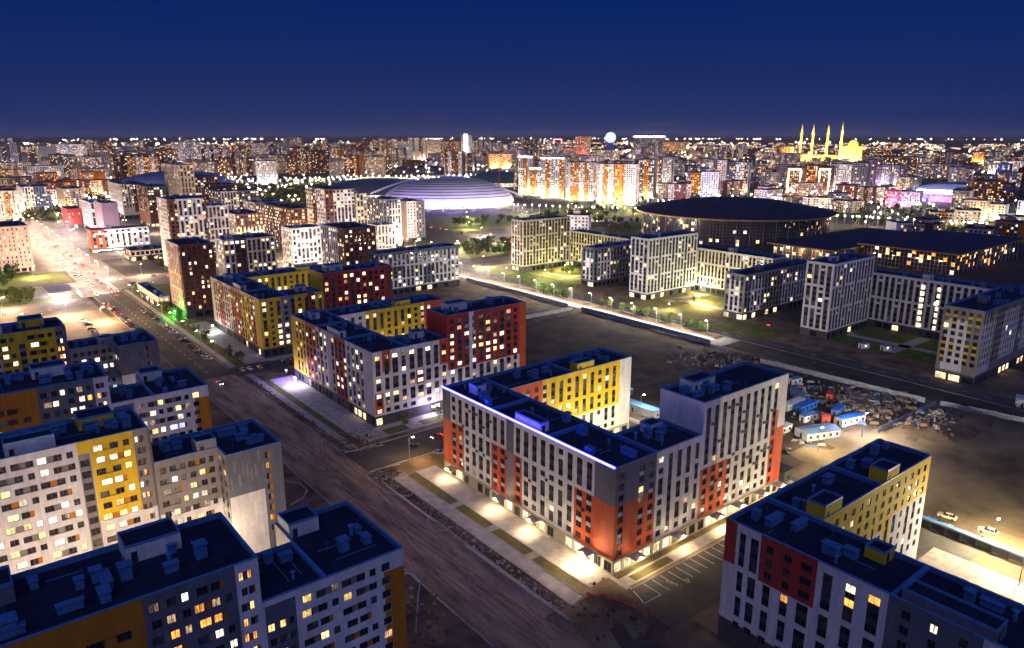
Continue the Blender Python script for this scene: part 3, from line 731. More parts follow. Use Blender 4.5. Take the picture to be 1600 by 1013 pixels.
vcols(RB, F, 1, 52, 14, GF, 8, FH, [[1, 1, 1, 2, 2, 1], [1]*8, [1, 1, 1, 3, 2]], wf=[.45, .45, .3, .45], plit=.05, pal=('lit_w',)); RB.facade(F, (15, 91.5), (1, 0))
RB.plain(0, 68, 91.5, 105, 0, 30, '+y', 'white'); F = Fac(13.5, 0, 30, 'white'); vcols(RB, F, 2, 11, 2, GF, 8, FH, [[3, 2, 2, 1]], wf=.4); RB.facade(F, (68, 91.5), (0, 1))
F = Fac(91.5, 0, 30, 'white'); vcols(RB, F, 1, 90, 24, GF, 8, FH, PA, wf=.45, plit=.05); RB.facade(F, (15, 0), (0, 1))
RB.plain(0, 15, 0, 105, 0, 30, '-y', 'white')
RB.slab(0, 15, 0, 34, 30); RB.slab(0, 15, 34, 70, 30.01); RB.slab(0, 15, 70, 105, 30); RB.slab(15, 42, 91.5, 105, 30.02); RB.slab(42, 68, 91.5, 105, 30.01)
for a, b, c, dd, n in ((1, 14, 72, 90, 5), (1, 14, 92, 104, 3), (16, 41, 95, 104, 5), (43, 67, 95, 104, 4), (4, 14, 40, 68, 6), (1, 14, 4, 34, 7)): vents(RB, a, b, c, dd, 29.1, n)
penthouse(RB, .5, 5, 53.5, 68.5, 29.1, 2.6, 'bluegrey'); penthouse(RB, 16, 23, 91.6, 96, 29.1, 3.6, 'yellow'); penthouse(RB, 44, 50, 91.6, 96, 29.1, 3.4, 'yellow'); penthouse(RB, 10, 14, 76, 80, 29.1, 2.2, 'yellow')
RB.finish()

# ---------------------------------------------------------------- the stepped blocks on the left of the boulevard
def left_block(y0, label, seed, kind, indiv, plit):
    B = Building('apartment_block', label, 'apartment block', (-22, y0, 0), 'stepped apartment blocks left of the boulevard', seed, indiv)
    T = 39.0; Lw = 30.0; nT = 11; nL = 8
    if kind == 'A':
        F = Fac(58, 0, T, 'bluegrey'); F.zone(0, 39.5, 0, T, 'amber'); F.zone(54, 58, 0, T, 'white')
        hrows(B, F, 4, 38, GF, nT-1, FH, 12, plit*.6, pal=('lit_w', 'lit_y', 'lit_d', 'lit_b', 'lit_d')); hrows(B, F, 40, 53.6, GF, nT, FH, 7, plit*1.25, pal=('lit_w', 'lit_w', 'lit_o', 'lit_d', 'lit_d'))
        hrows(B, F, 54.4, 58, GF, nT, FH, 3.5, .6, pal=('lit_o', 'lit_y'))
        B.facade(F, (0, 0), (1, 0), .3)
        F = Fac(28.5, 0, Lw, 'white'); F.zone(.4, 6, 0, Lw-1.2, 'bluegrey'); F.zone(24.0, 28.5, 0, Lw-3.8, 'amber'); 
        hrows(B, F, .5, 5.9, GF, nL-1, FH, 5.4, plit, pal=('lit_w', 'lit_y')); hrows(B, F, 6.8, 22.8, GF, nL, FH, 8, plit*.75, pal=('lit_w', 'lit_y', 'lit_d', 'lit_b', 'lit_d'))
        vcols(B, F, 22.9, 26, 1, GF, 8, FH, [[1]*8], wf=.6, plit=.3)
        B.facade(F, (58, 0), (1, 0), .3)
        F = Fac(20, 0, T, 'white'); vcols(B, F, 2, 18, 4, GF, nT, FH, [[1]*11], wf=.4, plit=.2); B.facade(F, (58, 0), (0, 1))
        B.plain(0, 58, 0, 20, 0, T, '+y', 'white'); B.plain(0, 58, 0, 20, 0, T, '-x', 'white')
        F = Fac(25, 0, Lw, 'amber'); vcols(B, F, 2, 23, 6, GF, nL, FH, [[1]*8], wf=.4, plit=.2); B.facade(F, (86.5, 0), (0, 1))
        B.plain(70, 86.5, 0, 25, 0, Lw, '+y', 'white'); B.plain(58, 70, 0, 16, 0, Lw, '+y', 'white'); B.plain(70, 86.5, 16, 25, 0, Lw, '-x', 'cream')
        B.slab(0, 58, 0, 20, T); B.slab(58, 70, 0, 16, Lw); B.slab(70.0, 86.5, 0, 25, Lw+.01)
        vents(B, 18, 57, 2, 18, T-.9, 16); vents(B, 59, 69, 2, 15, Lw-.9, 4); vents(B, 72, 85, 2, 18, Lw-.9, 5)
        penthouse(B, 40, 49, 13, 19.3, T-.9, 3.0, 'white'); penthouse(B, 70.5, 77, 18.5, 24.5, Lw-.9, 3.0, 'white'); penthouse(B, 14, 24, 13, 19.3, T-.9, 3.0, 'bluegrey')
    else:
        F = Fac(57.5, 0, T, 'white'); F.zone(44.4, 54, 17.5, T, 'yellow'); F.zone(41.8, 47, T-3.2, T, 'yellow'); F.zone(54, 57.5, 17.5, T, 'grey')
        F.zone(41.8, 44.3, 0, T-3.2, 'grey')
        if seed == 66: F.zone(36, 54, 17.5, T, 'yellow')
        hrows(B, F, 1, 41.4, GF, nT, FH, 8.6, plit, pal=('lit_y', 'lit_w', 'lit_y')); 
        hrows(B, F, 44.9, 53.6, GF, nT, FH, 8.6, plit*1.2, pal=('lit_w', 'lit_y'), wk='yellow'); hrows(B, F, 54.2, 57.4, GF, nT, FH, 3.2, .5, pal=('lit_w', 'lit_o'))
        vcols(B, F, 41.8, 44.3, 1, GF, nT-1, FH, [[11]], wf=.8, plit=.2, spk=lambda i, q, k: 'grey'); B.facade(F, (0, 0), (1, 0), .3)
        F = Fac(15.5, 0, Lw, 'white'); F.zone(0, 15.5, 15.4, Lw, 'grey')
        hrows(B, F, .6, 14.8, GF, nL, FH, 7.2, plit*1.1, pal=('lit_w', 'lit_b', 'lit_y')); B.facade(F, (57.5, -2), (1, 0), .3)
        B.plain(57.5, 73, -2, 0, 0, T, '-x', 'grey')
        F = Fac(9, 0, Lw, 'white'); F.zone(0, 9, 15.4, Lw, 'grey'); vcols(B, F, 1, 8, 2, GF, nL, FH, [[1]*8], wf=.6, plit=.3); B.facade(F, (73, 0), (0, -1))
        F = Fac(14.5, 0, Lw, 'bluegrey'); F.zone(0, 9.2, 0, 18.0, 'white'); F.zone(10.3, 14.5, 0, Lw, 'bluegrey')
        vcols(B, F, 9.4, 11.6, 1, GF, nL, FH, [[1]*8], wf=.45, plit=.25, pal=('lit_y', 'lit_o')); B.facade(F, (73, -9), (1, 0), .3)
        for q in range(8):
            m1 = MB(); m1.box(83.65, 84.4, -9.06, -9.01, GF+q*FH+.9, GF+q*FH+2.5, 'amber'); m1.build('wall_panel', B.e)
        for q in range(9):
            x = 73.6+q*1.05; zz = 19+B.rng.random()*7; m1 = MB(); m1.box(x, x+.5, -9.05, -9.01, zz, zz+3.4, 'grey'); m1.build('wall_panel', B.e)
        F = Fac(21, 0, Lw, 'grey'); vcols(B, F, 2, 19, 5, GF, nL, FH, [[1]*8], wf=.4, plit=.2); B.facade(F, (87.5, -9), (0, 1))
        F = Fac(18, 0, T, 'white'); vcols(B, F, 2, 16, 4, GF, nT, FH, [[1]*11], wf=.4, plit=.2); B.facade(F, (57.5, 0), (0, 1))
        B.plain(0, 57.5, 0, 18, 0, T, '+y', 'white'); B.plain(0, 57.5, 0, 18, 0, T, '-x', 'white'); B.plain(57.5, 73, -2, 12, 0, Lw, '+y', 'white'); B.plain(73, 87.5, -9, 12, 0, Lw, '+y', 'white')
        B.slab(0, 57.5, 0, 18, T); B.slab(57.5, 73, -2, 12, Lw); B.slab(73, 87.5, -9, 12, Lw+.01)
        vents(B, 14, 56, 2, 16, T-.9, 14); vents(B, 59, 67, 1, 10, Lw-.9, 4); vents(B, 75, 86, -6, 10, Lw-.9, 6)
        penthouse(B, 28, 38, 2, 7, T-.9, 3.2, 'white'); penthouse(B, 68, 73, -1.9, 3, Lw-.9, 3.2, 'grey'); penthouse(B, 44, 52, 10, 17, T-.9, 2.8, 'yellow')
    B.finish(); return B
left_block(116, 'nearest left block with an amber wall, dark grey wall and lilac white lower wing', 51, 'A', 260, .30)
left_block(191, 'cream block with a yellow band and a grey topped wing, second of the left row', 62, 'B', 300, .36)
left_block(242, 'dark grey and amber block with a white lower wing, third of the left row', 53, 'A', 120, .40)
left_block(319, 'far left block of white, yellow and grey beside the orange lit car park', 66, 'B', 100, .25)

# ---------------------------------------------------------------- other blocks of the middle distance
def mid(label, x0, x1, y0, y1, z, base='cream', zones=(), wz=(), pats=((3, 2, 3, 2),), wf=.6, plit=.2, pal=('lit_y', 'lit_w', 'lit_w', 'lit_d'), pitch=3.4, rz=0, group=None,
        gk='darkstone', seed=None, sp='dark', nv=4, depth=.25, name='apartment_block', cat='apartment block', hgap=0, wpats=None, roofk=None, blankw=False, top=1.0, shop=.3):
    seed = seed or int(x0*7+y0*3) & 0xffff
    B = Building(name, label, cat, (x0, y0, 0), group, seed, 0); B.e.rotation_euler = (0, 0, rz)
    W, D = x1-x0, y1-y0; n = max(1, int((z-GF-top)/FH))
    spk = (lambda i, q, k: sp)
    for side in ('-y', '-x', '+x', '+y'):
        o, d, L = SIDE[side](0, W, 0, D); F = Fac(L, 0, z, base)
        for zz in (zones if side in ('-y', '+y') else wz): F.zone(*zz)
        nc = max(1, int(round((L-1)/pitch)))
        if not (blankw and side == '-x'):
            vcols(B, F, .5, L-.5, nc, GF, n, (z-GF-top)/n, [list(p) for p in ((wpats or pats) if side in ('-x', '+x') else pats)], wf=wf, plit=plit, pal=pal, spk=spk)
            shops(B, F, 0, L, 4.5, shop, gk)
        B.facade(F, o, d, depth)
    B.slab(0, W, 0, D, z)
    if nv: vents(B, 0, W, 0, D, z-.9, nv)
    if W > 9 and D > 9: penthouse(B, W*.3, W*.3+4.5, D*.45, D*.45+4, z-.9, 2.8, base)
    B.finish(); return B
GP = ((4, 4, 4), (4, 4, 4), (1, 3, 1, 3, 1, 3), (6, 6))
GL = ((3, 3, 2), (3, 1, 3, 1), (3, 3, 2))
GRP = 'white framed blocks round the lit courts'
WX = [(0, 99, 38, 42, 'white')]
mid('beige framed corner tower at the far end of the framed row', 378, 430, 461, 476, 42, 'beige', pats=GP, wf=.66, plit=.09, group=GRP, nv=8)
mid('long beige wing behind the yellow lit lawn, joined to the far corner tower', 430.2, 443, 393, 460.8, 30, 'beige', pats=GL, plit=.14, group=GRP)
mid('dark low block with pale window frames between two framed towers', 379, 443, 380, 392.8, 29, 'bluegrey', zones=[(4, 18, 5, 25, 'white'), (40, 60, 5, 25, 'white')], wz=[(2, 10, 5, 25, 'white')], pats=GL, plit=.14, group=GRP, nv=9)
mid('pale framed tower in the middle of the row, beside the yellow lit court', 376, 428, 326, 342, 42, 'white', pats=GP, wf=.66, plit=.09, group=GRP, nv=7)
mid('pale ribbed wing along the back of the yellow lit court', 430, 446, 266.5, 342, 31, 'cream', pats=((3, 3, 2),), plit=.14, pitch=3, group=GRP, nv=9)
mid('dark block with pale frames at the right end of the yellow lit court', 379, 458, 252, 266.2, 28, 'grey', zones=[(6, 20, 4, 24, 'white'), (40, 70, 4, 24, 'white')], wz=[(3, 11, 4, 24, 'white')], pats=GL, plit=.12, group=GRP, nv=9)
mid('lilac white framed tower at the left of the dark court', 379, 424, 198, 214, 42, 'white', pats=GP, wf=.66, plit=.025, group=GRP, nv=7)
mid('lilac white wing behind the dark court with a column of lit stair windows', 427, 441, 133.5, 214, 32, 'white', pats=((4, 4), (4, 4), (1, 3, 1, 3)), plit=.03, group=GRP, nv=9)
mid('low white framed block at the right edge with yellow window reveals', 357, 432, 116, 133, 34.5, 'grey', zones=[(0, 14, 5, 29, 'white'), (24, 44, 8, 31, 'white'), (50, 75, 8, 31, 'white')], wz=[(2, 11, 5, 29, 'white')],
    pats=((4, 4), (3, 1, 3, 1), (1, 1, 1, 1, 1, 1, 1, 1)), plit=.03, group=GRP, nv=10, sp='yellow', pitch=3.1)
for q in range(7):       # lit stair windows
    m1 = MB(); m1.box(-.12, -.02, 36.6, 38.4, 5+q*3.6, 7.2+q*3.6, 'stairlit'); o = m1.build('stair_window', None); o.location = (427, 133.5, 0); o['kind'] = 'thing'
    m1 = MB(); m1.box(-.12, -.02, 28.4, 29.8, 5+q*3.6, 7+q*3.6, 'stairlit'); o2 = m1.build('stair_window', None); o2.location = (427, 133.5, 0)
    host = [e for e in COL.objects if e.type == 'EMPTY' and e.get('label', '').startswith('lilac white wing behind the dark court')][0]
    for w in (o, o2):
        w.parent = host; w.location = (0, 0, 0)
        if 'kind' in w: del w['kind']
GB = 'brown and white towers beyond the courtyard blocks'
BR = [(0, 99, 0, 99, 'brown')]
mid('slim brown tower with a pink white street face, beside the green glow', 117, 137, 468, 500, 45, 'brown', wz=[(0, 28, 0, 45, 'pink'), (28, 32, 0, 45, 'brown')], pats=((1,)*13,), wpats=((3, 3, 3, 3, 1), (2, 4, 3, 3, 1)), wf=.42, plit=.22, group=GB)
mid('small low shop wing with a lit sign below the brown tower', 110, 117, 505, 562, 8, 'cream', plit=.7, group=GB, name='shop_wing', cat='shop')
mid('tall brown tower with a broad white frame round its upper windows', 151, 180, 623, 657, 60, 'brown', zones=[(6, 27, 20, 60, 'white'), (6, 29, 36, 40, 'white')], wz=[(0, 30, 0, 60, 'white')], pats=((4, 1, 4, 1, 4, 4),), wpats=((1,)*18,), wf=.55, plit=.25, group=GB)
mid('white framed stepped tower joined to the tall brown tower', 182, 202, 638, 662, 52, 'white', pats=((3, 3, 3, 3, 3),), wf=.62, plit=.25, group=GB)
mid('low cream grid block in front of the framed towers', 178, 203, 540, 566, 36, 'cream', pats=((3, 3, 3),), wf=.6, plit=.2, group=GB)
mid('narrow white and brown block beside the low cream grid block', 156, 172, 512, 526, 40, 'white', zones=[(8, 16, 0, 40, 'brown')], plit=.3, group=GB)
mid('brown block with many lit windows, left of the tallest framed tower', 272, 294, 679, 763, 41, 'brown', pats=((1,)*11,), wf=.55, plit=.5, group=GB)
mid('tallest brown and white framed tower in the middle of the brown group', 276, 305, 609, 649, 63, 'brown', zones=[(8, 28, 24, 62, 'white'), (17, 18.2, 24, 62, 'white')], wz=[(0, 14, 0, 63, 'cream'), (14, 22, 0, 63, 'brown'), (22, 40, 0, 63, 'white')], pats=((1,)*4+(6, 2, 1, 4),), wpats=((1,)*19,), wf=.62, plit=.3, group=GB)
mid('thin cream slab just right of the tallest framed tower', 340, 352, 677, 701, 52, 'cream', pats=((2,)*8,), plit=.35, group=GB)
mid('dark brown cube tower with pale gridded left face behind the red courtyard block', 226, 251, 472, 510, 46, 'brown', wz=[(0, 28, 0, 46, 'white')], pats=((1,)*13,), wpats=((3, 3, 3, 3),), wf=.5, plit=.3, group=GB)
mid('long blue white gridded block right of the brown cube tower', 240, 307, 449, 464, 30, 'bluegrey', zones=[(0, 99, 4, 28, 'white'), (6, 20, 12, 20, 'bluegrey'), (36, 44, 6, 18, 'bluegrey')], pats=((3, 3, 2), (2, 1, 3, 2)), wf=.58, plit=.28, group=GB, nv=8, pal=('lit_w', 'lit_y', 'lit_d', 'lit_b', 'lit_d'))
mid('yellow lit cream block between the cube tower and pink tower', 330, 349, 617, 637, 27, 'cream', pats=((3, 3, 1),), wf=.5, plit=.4, group=GB)
mid('dark tower with white grid left of the pink white tower', 351, 371, 643, 673, 48, 'bluegrey', zones=[(8, 20, 4, 44, 'white')], plit=.3, group=GB)
mid('floodlit pink white tower with a blank pink side', 392, 414, 668, 700, 42, 'pink', zones=[(0, 9, 0, 42, 'white'), (12, 22, 0, 42, 'bluegrey')], pats=((1,)*12,), wf=.45, plit=.15, group=GB, blankw=True)
mid('low red brown block behind the pink tower', 354, 374, 683, 712, 40, 'brown', plit=.4, group=GB)
mid('yellow lit cream block with brown bays in the left back row', 210, 242, 1095, 1180, 45, 'cream', zones=[(14, 32, 8, 45, 'brown')], plit=.35, wf=.45, group=GB)
mid('brown ribbed block with a glazed penthouse in the left back row', 215, 243, 975, 1030, 48, 'brown', zones=[(0, 28, 40, 48, 'bluegrey')], plit=.3, group=GB)
mid('narrow beige tower rising before the blue domed arena', 239, 255, 917, 986, 75, 'beige', pats=((2,)*11,), wf=.5, plit=.2, group=GB)
mid('second beige tower cutting the outline of the blue dome', 262, 274, 1000, 1040, 70, 'beige', pats=((1,)*21,), wf=.5, plit=.25, group=GB)
mid('brown block with a pink lined grid behind the framed towers', 275, 308, 1005, 1074, 56, 'brown', zones=[(2, 31, 6, 52, 'pink')], pats=((4, 4, 4, 4),), wf=.7, plit=.3, group=GB)
mid('dark brown block right of the pink lined grid', 281, 310, 925, 975, 50, 'brown', pats=((1,)*14,), plit=.3, group=GB)
mid('teal sided block above the cream terraces', 273, 318, 885, 930, 45, 'bluegrey', zones=[(0, 20, 0, 45, 'cream')], plit=.35, group=GB)
mid('cream terrace block with brown upper storeys', 289, 321, 820, 858, 36, 'cream', zones=[(0, 32, 24, 36, 'brown')], plit=.45, group=GB)
mid('cream lit block standing behind the low cream grid block', 224, 250, 690, 740, 38, 'cream', zones=[(0, 26, 26, 38, 'brown')], plit=.45, wf=.5, group=GB)
mid('white banded block between the framed towers and the brown block', 236, 262, 590, 612, 34, 'white', plit=.4, group=GB)
GL_ = 'buildings along the bright avenue on the left'
mid('pale pink office slab with upright ribs at the left edge', 22, 65, 716, 765, 37.5, 'pink', pats=((1,)*10,), wf=.3, plit=.35, pitch=3, group=GL_, gk='pink')
mid('floodlit warm white building with tall glowing bays at the left edge', 64, 100, 1150, 1215, 39, 'cream', zones=[(6, 12, 4, 38, 'amber'), (20, 26, 4, 38, 'amber')], pats=((5, 5),), wf=.4, plit=.6, group=GL_, gk='cream')
mid('white ribbed tower with a blank blue side wall by the avenue', 112, 146, 1236, 1300, 38, 'white', zones=[(14, 34, 0, 38, 'bluepaint')], plit=.3, group=GL_)
mid('beige block with dark bays and terraces beside the avenue', 160, 186, 1222, 1290, 34, 'beige', zones=[(10, 18, 0, 30, 'bluegrey')], pats=((1,)*9,), wf=.62, plit=.15, group=GL_)
mid('small red brick house with a lit white storefront', 134, 149, 1020, 1062, 23, 'red', pats=((1, 1, 1),), wf=.2, plit=.3, group=GL_, shop=1)
mid('white office block with ribbon windows behind the red striped block', 150, 162, 960, 1020, 34, 'white', plit=.2, group=GL_)
mid('mauve windowless end wall block beside the white office', 152, 168, 905, 945, 37, 'mauve', pats=((-12,),), group=GL_)
LW = mid('white columned hall outlined by white lights with a red end wall', 120, 171, 788, 806, 22, 'white', zones=[(0, 12, 0, 22, 'orange')], wz=[(0, 99, 0, 22, 'orange')], pats=((5,),), wf=.45, plit=.2, pitch=5, group=GL_, pal=('lit_b',))
for zz in (2.2, 17.8):
    m1 = MB(); m1.box(3, 50.5, -.35, -.12, zz, zz+.22, 'ledwhite'); m1.build('light_strip', LW.e)
mid('low flat roofed pavilion with a white colonnade', 138, 170, 717, 745, 9.5, 'brown', zones=[(0, 99, 0, 9, 'cream')], pats=((1,),), wf=.7, plit=.3, pitch=4, group=GL_, name='pavilion', cat='pavilion')

# ---------------------------------------------------------------- far landmarks and towers
def far_tower(name, label, cat, x, y, w, d, h, rz, base='cream', acc=None, plit=.35, pal=('lit_y', 'lit_w', 'lit_w', 'lit_d'), group=None, rng=None, wf=.5, pitch=3.6, fh=3.2, accfrac=.4, parts=False, crown=None):
    rng = rng or random.Random(int(x+y)); root = None
    mb = MB(); wm = MB() if parts else mb
    X0, X1, Y0, Y1 = -w/2, w/2, -d/2, d/2
    nb = max(1, int(w/9)) if acc else 1
    for sd in ('-y', '-x', '+x', '+y'):
        o, dd, L = SIDE[sd](X0, X1, Y0, Y1); n = (dd[1], -dd[0]); nb = max(1, int(L/8)) if acc else 1
        P = lambda s, z, q=0: (o[0]+dd[0]*s+n[0]*q, o[1]+dd[1]*s+n[1]*q, z)
        for b in range(nb):
            a0, a1 = L*b/nb, L*(b+1)/nb; k = acc if (acc and (b % 3 == 1 or rng.random() < accfrac*.5)) else base
            mb.face([P(a0, 0), P(a1, 0), P(a1, h), P(a0, h)], k)
        if sd in ('+x', '+y') and h*w < 2600: continue
        nc, nf = max(2, int(L/pitch)), max(2, int((h-2)/fh)); pc, pf = (L-1)/nc, (h-2.5)/nf
        for i in range(nc):
            skip = rng.random() < .06
            for j in range(nf):
                if skip: continue
                lit = rng.random() < plit
                k = rng.choice(pal) if lit else 'glass'
                a = .5+i*pc+pc*(1-wf)/2; b = 1.8+j*pf
                wm.face([P(a, b, .06), P(a+pc*wf, b, .06), P(a+pc*wf, b+pf*.55, .06), P(a, b+pf*.55, .06)], k)
    rb = MB() if parts else mb
    rb.box(X0-.2, X1+.2, Y0-.2, Y1+.2, h, h+.9, 'roof' if not crown else crown, top='roof')
    rb.box(X0+w*.25, X0+w*.25+min(7, w*.3), -d*.2, d*.2, h+.9, h+4, base, top='roof')
    if parts:
        root = thing(name, label, cat, (x, y, 0), rz, group); mb.build('wall', root); wm.build('window', root, 'stuff'); rb.build('roof', root); return root
    o = mb.build(name); o.location = (x, y, 0); o.rotation_euler = (0, 0, rz); return tag(o, label, cat, group)
def facing(x, y, off=0): return math.atan2(y, x)-math.pi/2+off
GO = 'tall orange and white tower blocks'
T = [('orange and white tower with a lit crown, leftmost of the tall orange group', 902, 1090, 26, 22, 69, 'white', 'orangef'),
     ('lower orange link block between two lit crowned towers', 901, 1058, 22, 20, 49, 'orangef', 'white'),
     ('orange and white tower with a lit crown, second of the tall orange group', 889, 998, 42, 24, 69, 'white', 'orangef'),
     ('white tower with orange base bays, in the middle of the orange group', 890, 929, 48, 24, 63, 'white', 'orangef'),
     ('broad white and orange slab at the front of the tall orange group', 885, 838, 62, 26, 63, 'white', 'orangef'),
     ('grey and orange striped tower right of the broad orange slab', 1018, 893, 29, 22, 66, 'bluegrey', 'orangef'),
     ('grey white tower, rightmost of the tall orange group', 1135, 955, 34, 24, 66, 'white', 'bluegrey')]
M['orangef'] = wallmat('bright_orange_cladding', (.60, .22, .03))
for lb, x, y, w, d, h, b, a in T:
    t = far_tower('apartment_tower', lb, 'tower block', x, y, w, d, h, facing(x, y, -.25), b, a, .35, ('lit_y', 'lit_w', 'lit_w'), GO, parts=True)
    if 'crown' in lb:
        m1 = MB(); m1.box(-w/2-.6, w/2+.6, -d/2-.6, -d/2-.3, h-1.2, h, 'ledwhite'); m1.build('crown_light', t)
    n = Vector((-x, -y, 0)).normalized(); s = Vector((-n.y, n.x, 0))
    for q in (-.35, 0, .35):
        p = Vector((x, y, 3))+n*(d/2+9)+s*(w*q); point(p, 11000, (1, .80, .55), 1.2, name='facade_flood')
FT = [('white layered tower with wavy balconies, left of a pair', 1218, 889, 32, 26, 61, 'white', 'bluegrey', .3), ('white layered tower with wavy balconies, right of a pair', 1249, 864, 40, 26, 57, 'white', 'bluegrey', .3),
      ('brown tower outlined by a warm light tube on the left', 1292, 769, 31, 24, 50, 'brown', None, .4), ('brown tower outlined by a warm light tube on the right', 1336, 734, 26, 24, 50, 'brown', None, .4),
      ('amber tower between the two light outlined towers', 1360, 776, 25, 22, 51, 'amber', None, .4), ('pale lilac tower right of the light outlined towers', 1360, 716, 37, 24, 55, 'white', None, .35),
      ('dark ribbed tower beside the pale lilac tower', 1264, 632, 25, 22, 62, 'bluegrey', None, .2), ('narrow mauve tower beside the dark ribbed tower', 1303, 634, 14, 18, 66, 'mauve', None, .3),
      ('long mauve and white slab before the red signs', 1706, 789, 61, 24, 42, 'white', 'mauve', .3), ('brown office cube in front of the light outlined towers', 1188, 615, 30, 24, 29, 'brown', None, .25),
      ('beige cube with a dark band left of the neon hall', 1509, 658, 40, 26, 29, 'beige', 'bluegrey', .2), ('pink lit narrow block left of the neon hall', 1192, 541, 16, 16, 24, 'pinkp', None, .2), ('mauve gridded block touching the neon hall', 1211, 522, 30, 20, 23, 'mauve', None, .4),
      ('red lit tower with glowing storeys near the white globe', 2388, 2485, 63, 40, 99, 'redp', None, .5), ('low red lit block beside the red tower', 2225, 2399, 54, 40, 50, 'redp', None, .4),
      ('dark tower with a red light arch on its roof', 2185, 2431, 51, 36, 67, 'bluegrey', None, .3), ('wide glass block with a violet light crown', 3102, 2721, 150, 60, 90, 'bluegrey', None, .2),
      ('low wide block with a golden roof line beyond the violet crown', 3928, 3225, 160, 60, 58, 'amber', None, .4),
      ('lilac lit tower alone at the edge of the dark park', 601, 1614, 40, 26, 53, 'white', None, .3), ('tower with a bright white lantern top in the far belt', 1878, 2675, 43, 34, 104, 'white', None, .35),
      ('dark brown slab tower left of the white topped tower', 1588, 2369, 66, 30, 82, 'brown', None, .35), ('brown tower pair with lit corners left of the dark brown slab', 1632, 2675, 70, 34, 94, 'brown', 'white', .35),
      ('dark tower rising left in the brown far row', 1665, 3060, 51, 34, 92, 'brown', None, .3), ('brown tower beside the leftmost dark one', 1623, 2878, 57, 34, 88, 'brown', 'beige', .3),
      ('tall beige tower between brown slabs in the far row', 1769, 2762, 62, 34, 84, 'beige', None, .35), ('orange lit office block with broad windows beyond the green dome', 1536, 1995, 72, 34, 46, 'amber', None, .8),
      ('white floodlit low hall in the far left belt', 570, 2763, 79, 50, 45, 'white', None, .1), ('violet flecked housing slab in the far left belt', 375, 2587, 79, 30, 80, 'white', None, .5), ('grey slab with mixed lights near the left edge', 268, 2673, 59, 30, 75, 'grey', None, .5),
      ('pale unfinished house frame left of the right edge', 1096, 387, 26, 20, 25, 'beige', None, .1), ('pale unfinished house frame with open storeys near the right edge', 1116, 368, 20, 20, 20, 'beige', None, .1), ('white lit hall at the right edge', 1158, 342, 30, 20, 24, 'white', None, .6),
      ('golden floodlit tower among the low far blocks', 3147, 1129, 40, 34, 44, 'amber', None, .4), ('blue lit tower behind the neon hall', 1858, 614, 26, 24, 46, 'bluelit', None, .3)]
M['pinkp'] = wallmat('pink_paint', (.55, .10, .22)); M['redp'] = wallmat('red_paint', (.50, .05, .06)); M['bluelit'] = wallmat('blue_panels', (.10, .22, .60))
for lb, x, y, w, d, h, b, a, pl in FT:
    t = far_tower('tower_block', lb, 'tower block', x, y, w, d, h, facing(x, y, -.2), b, a, pl, ('lit_y', 'lit_w', 'lit_w', 'lit_o'), None, parts=True)
    ex = MB()
    if 'light tube' in lb:
        for a_, b_ in ((-w*.36, -w*.36+1.2), (w*.36-1.2, w*.36)): ex.box(a_, b_, -d/2-.9, -d/2-.3, 3, h-5, 'ledwarm')
        ex.box(-w*.36, w*.36, -d/2-.9, -d/2-.3, h-5, h-3.8, 'ledwarm'); ex.build('light_tube', t)
    if 'red light arch' in lb:
        for a_, b_, c_, d_ in ((-18, -16, h+1, h+18), (16, 18, h+1, h+18), (-18, 18, h+18, h+20)): ex.box(a_, b_, -2, 0, c_, d_, 'ledred')
        ex.build('light_arch', t)
    if 'violet light crown' in lb: ex.box(-w/2-3, w/2+3, -d/2-3, d/2+3, h+4, h+6, 'ledwhite'); ex.build('light_crown', t)
    if 'lantern' in lb: ex.box(-7, 7, -d/2-1, -d/2, 20, h+3, 'ledwhite'); ex.build('lantern', t)
    n = Vector((-x, -y, 0)).normalized(); s = Vector((-n.y, n.x, 0)); D = math.hypot(x, y)
    c = (1, .25, .3) if b == 'redp' else (.35, .5, 1) if b == 'bluelit' else (1, .3, .6) if b == 'pinkp' else (1, .75, .5) if b in ('amber', 'beige', 'brown') else (.85, .8, 1)
    for q in (-.3, .3): point(Vector((x, y, 4))+n*(d/2+10)+s*(w*q), 8000 if D < 2000 else 40000, c, 1.5, name='facade_flood')

# ---------------------------------------------------------------- arenas, halls and monuments
def dome_pts(a, b, h, u, v, p=1.0): # u around, v 0 rim..1 top
    r = math.cos(v*math.pi/2)**p; return (a*r*math.cos(u), b*r*math.sin(u), h*math.sin(v*math.pi/2))
def shell(name, a, b, h, k, parent, z0=0, nu=64, nv=14, bands=None, vr=(0, 1)):
    mb = MB()
    for j in range(nv):
        v0 = vr[0]+(vr[1]-vr[0])*j/nv; v1 = vr[0]+(vr[1]-vr[0])*(j+1)/nv
        kk = bands(j) if bands else k; e = .35 if (bands and kk != k) else 0
        for i in range(nu):
            u0, u1 = 2*math.pi*i/nu, 2*math.pi*(i+1)/nu
            q = [dome_pts(a+e, b+e, h+e, u, v) for u, v in ((u0, v0), (u1, v0), (u1, v1), (u0, v1))]
            mb.face([(x, y, z+z0) for x, y, z in (q if j < nv-1 or vr[1] < 1 else q[:3])], kk)
    o = mb.build(name, parent)
    for p in o.data.polygons: p.use_smooth = True
    return o
M['bluedome'] = mat('blue_dome_sheet', (.10, .16, .30), .45, .08, .02, metal=.2)
M['greendome'] = mat('green_dome_sheet', (.02, .10, .10), .6, .1, .02)
M['darkshell'] = mat('dark_shell_sheet', (.05, .08, .14), .5, .1, .02, metal=.2)
M['shellwhite'] = mat('pale_shell_panel', (.62, .60, .62), .5, .05, .05)
M['ribdark'] = mat('shell_joint', (.10, .10, .14), .6)
M['concourse'] = emis('lit_concourse', (1, .85, .55), .6, vary=.8, sample=False)
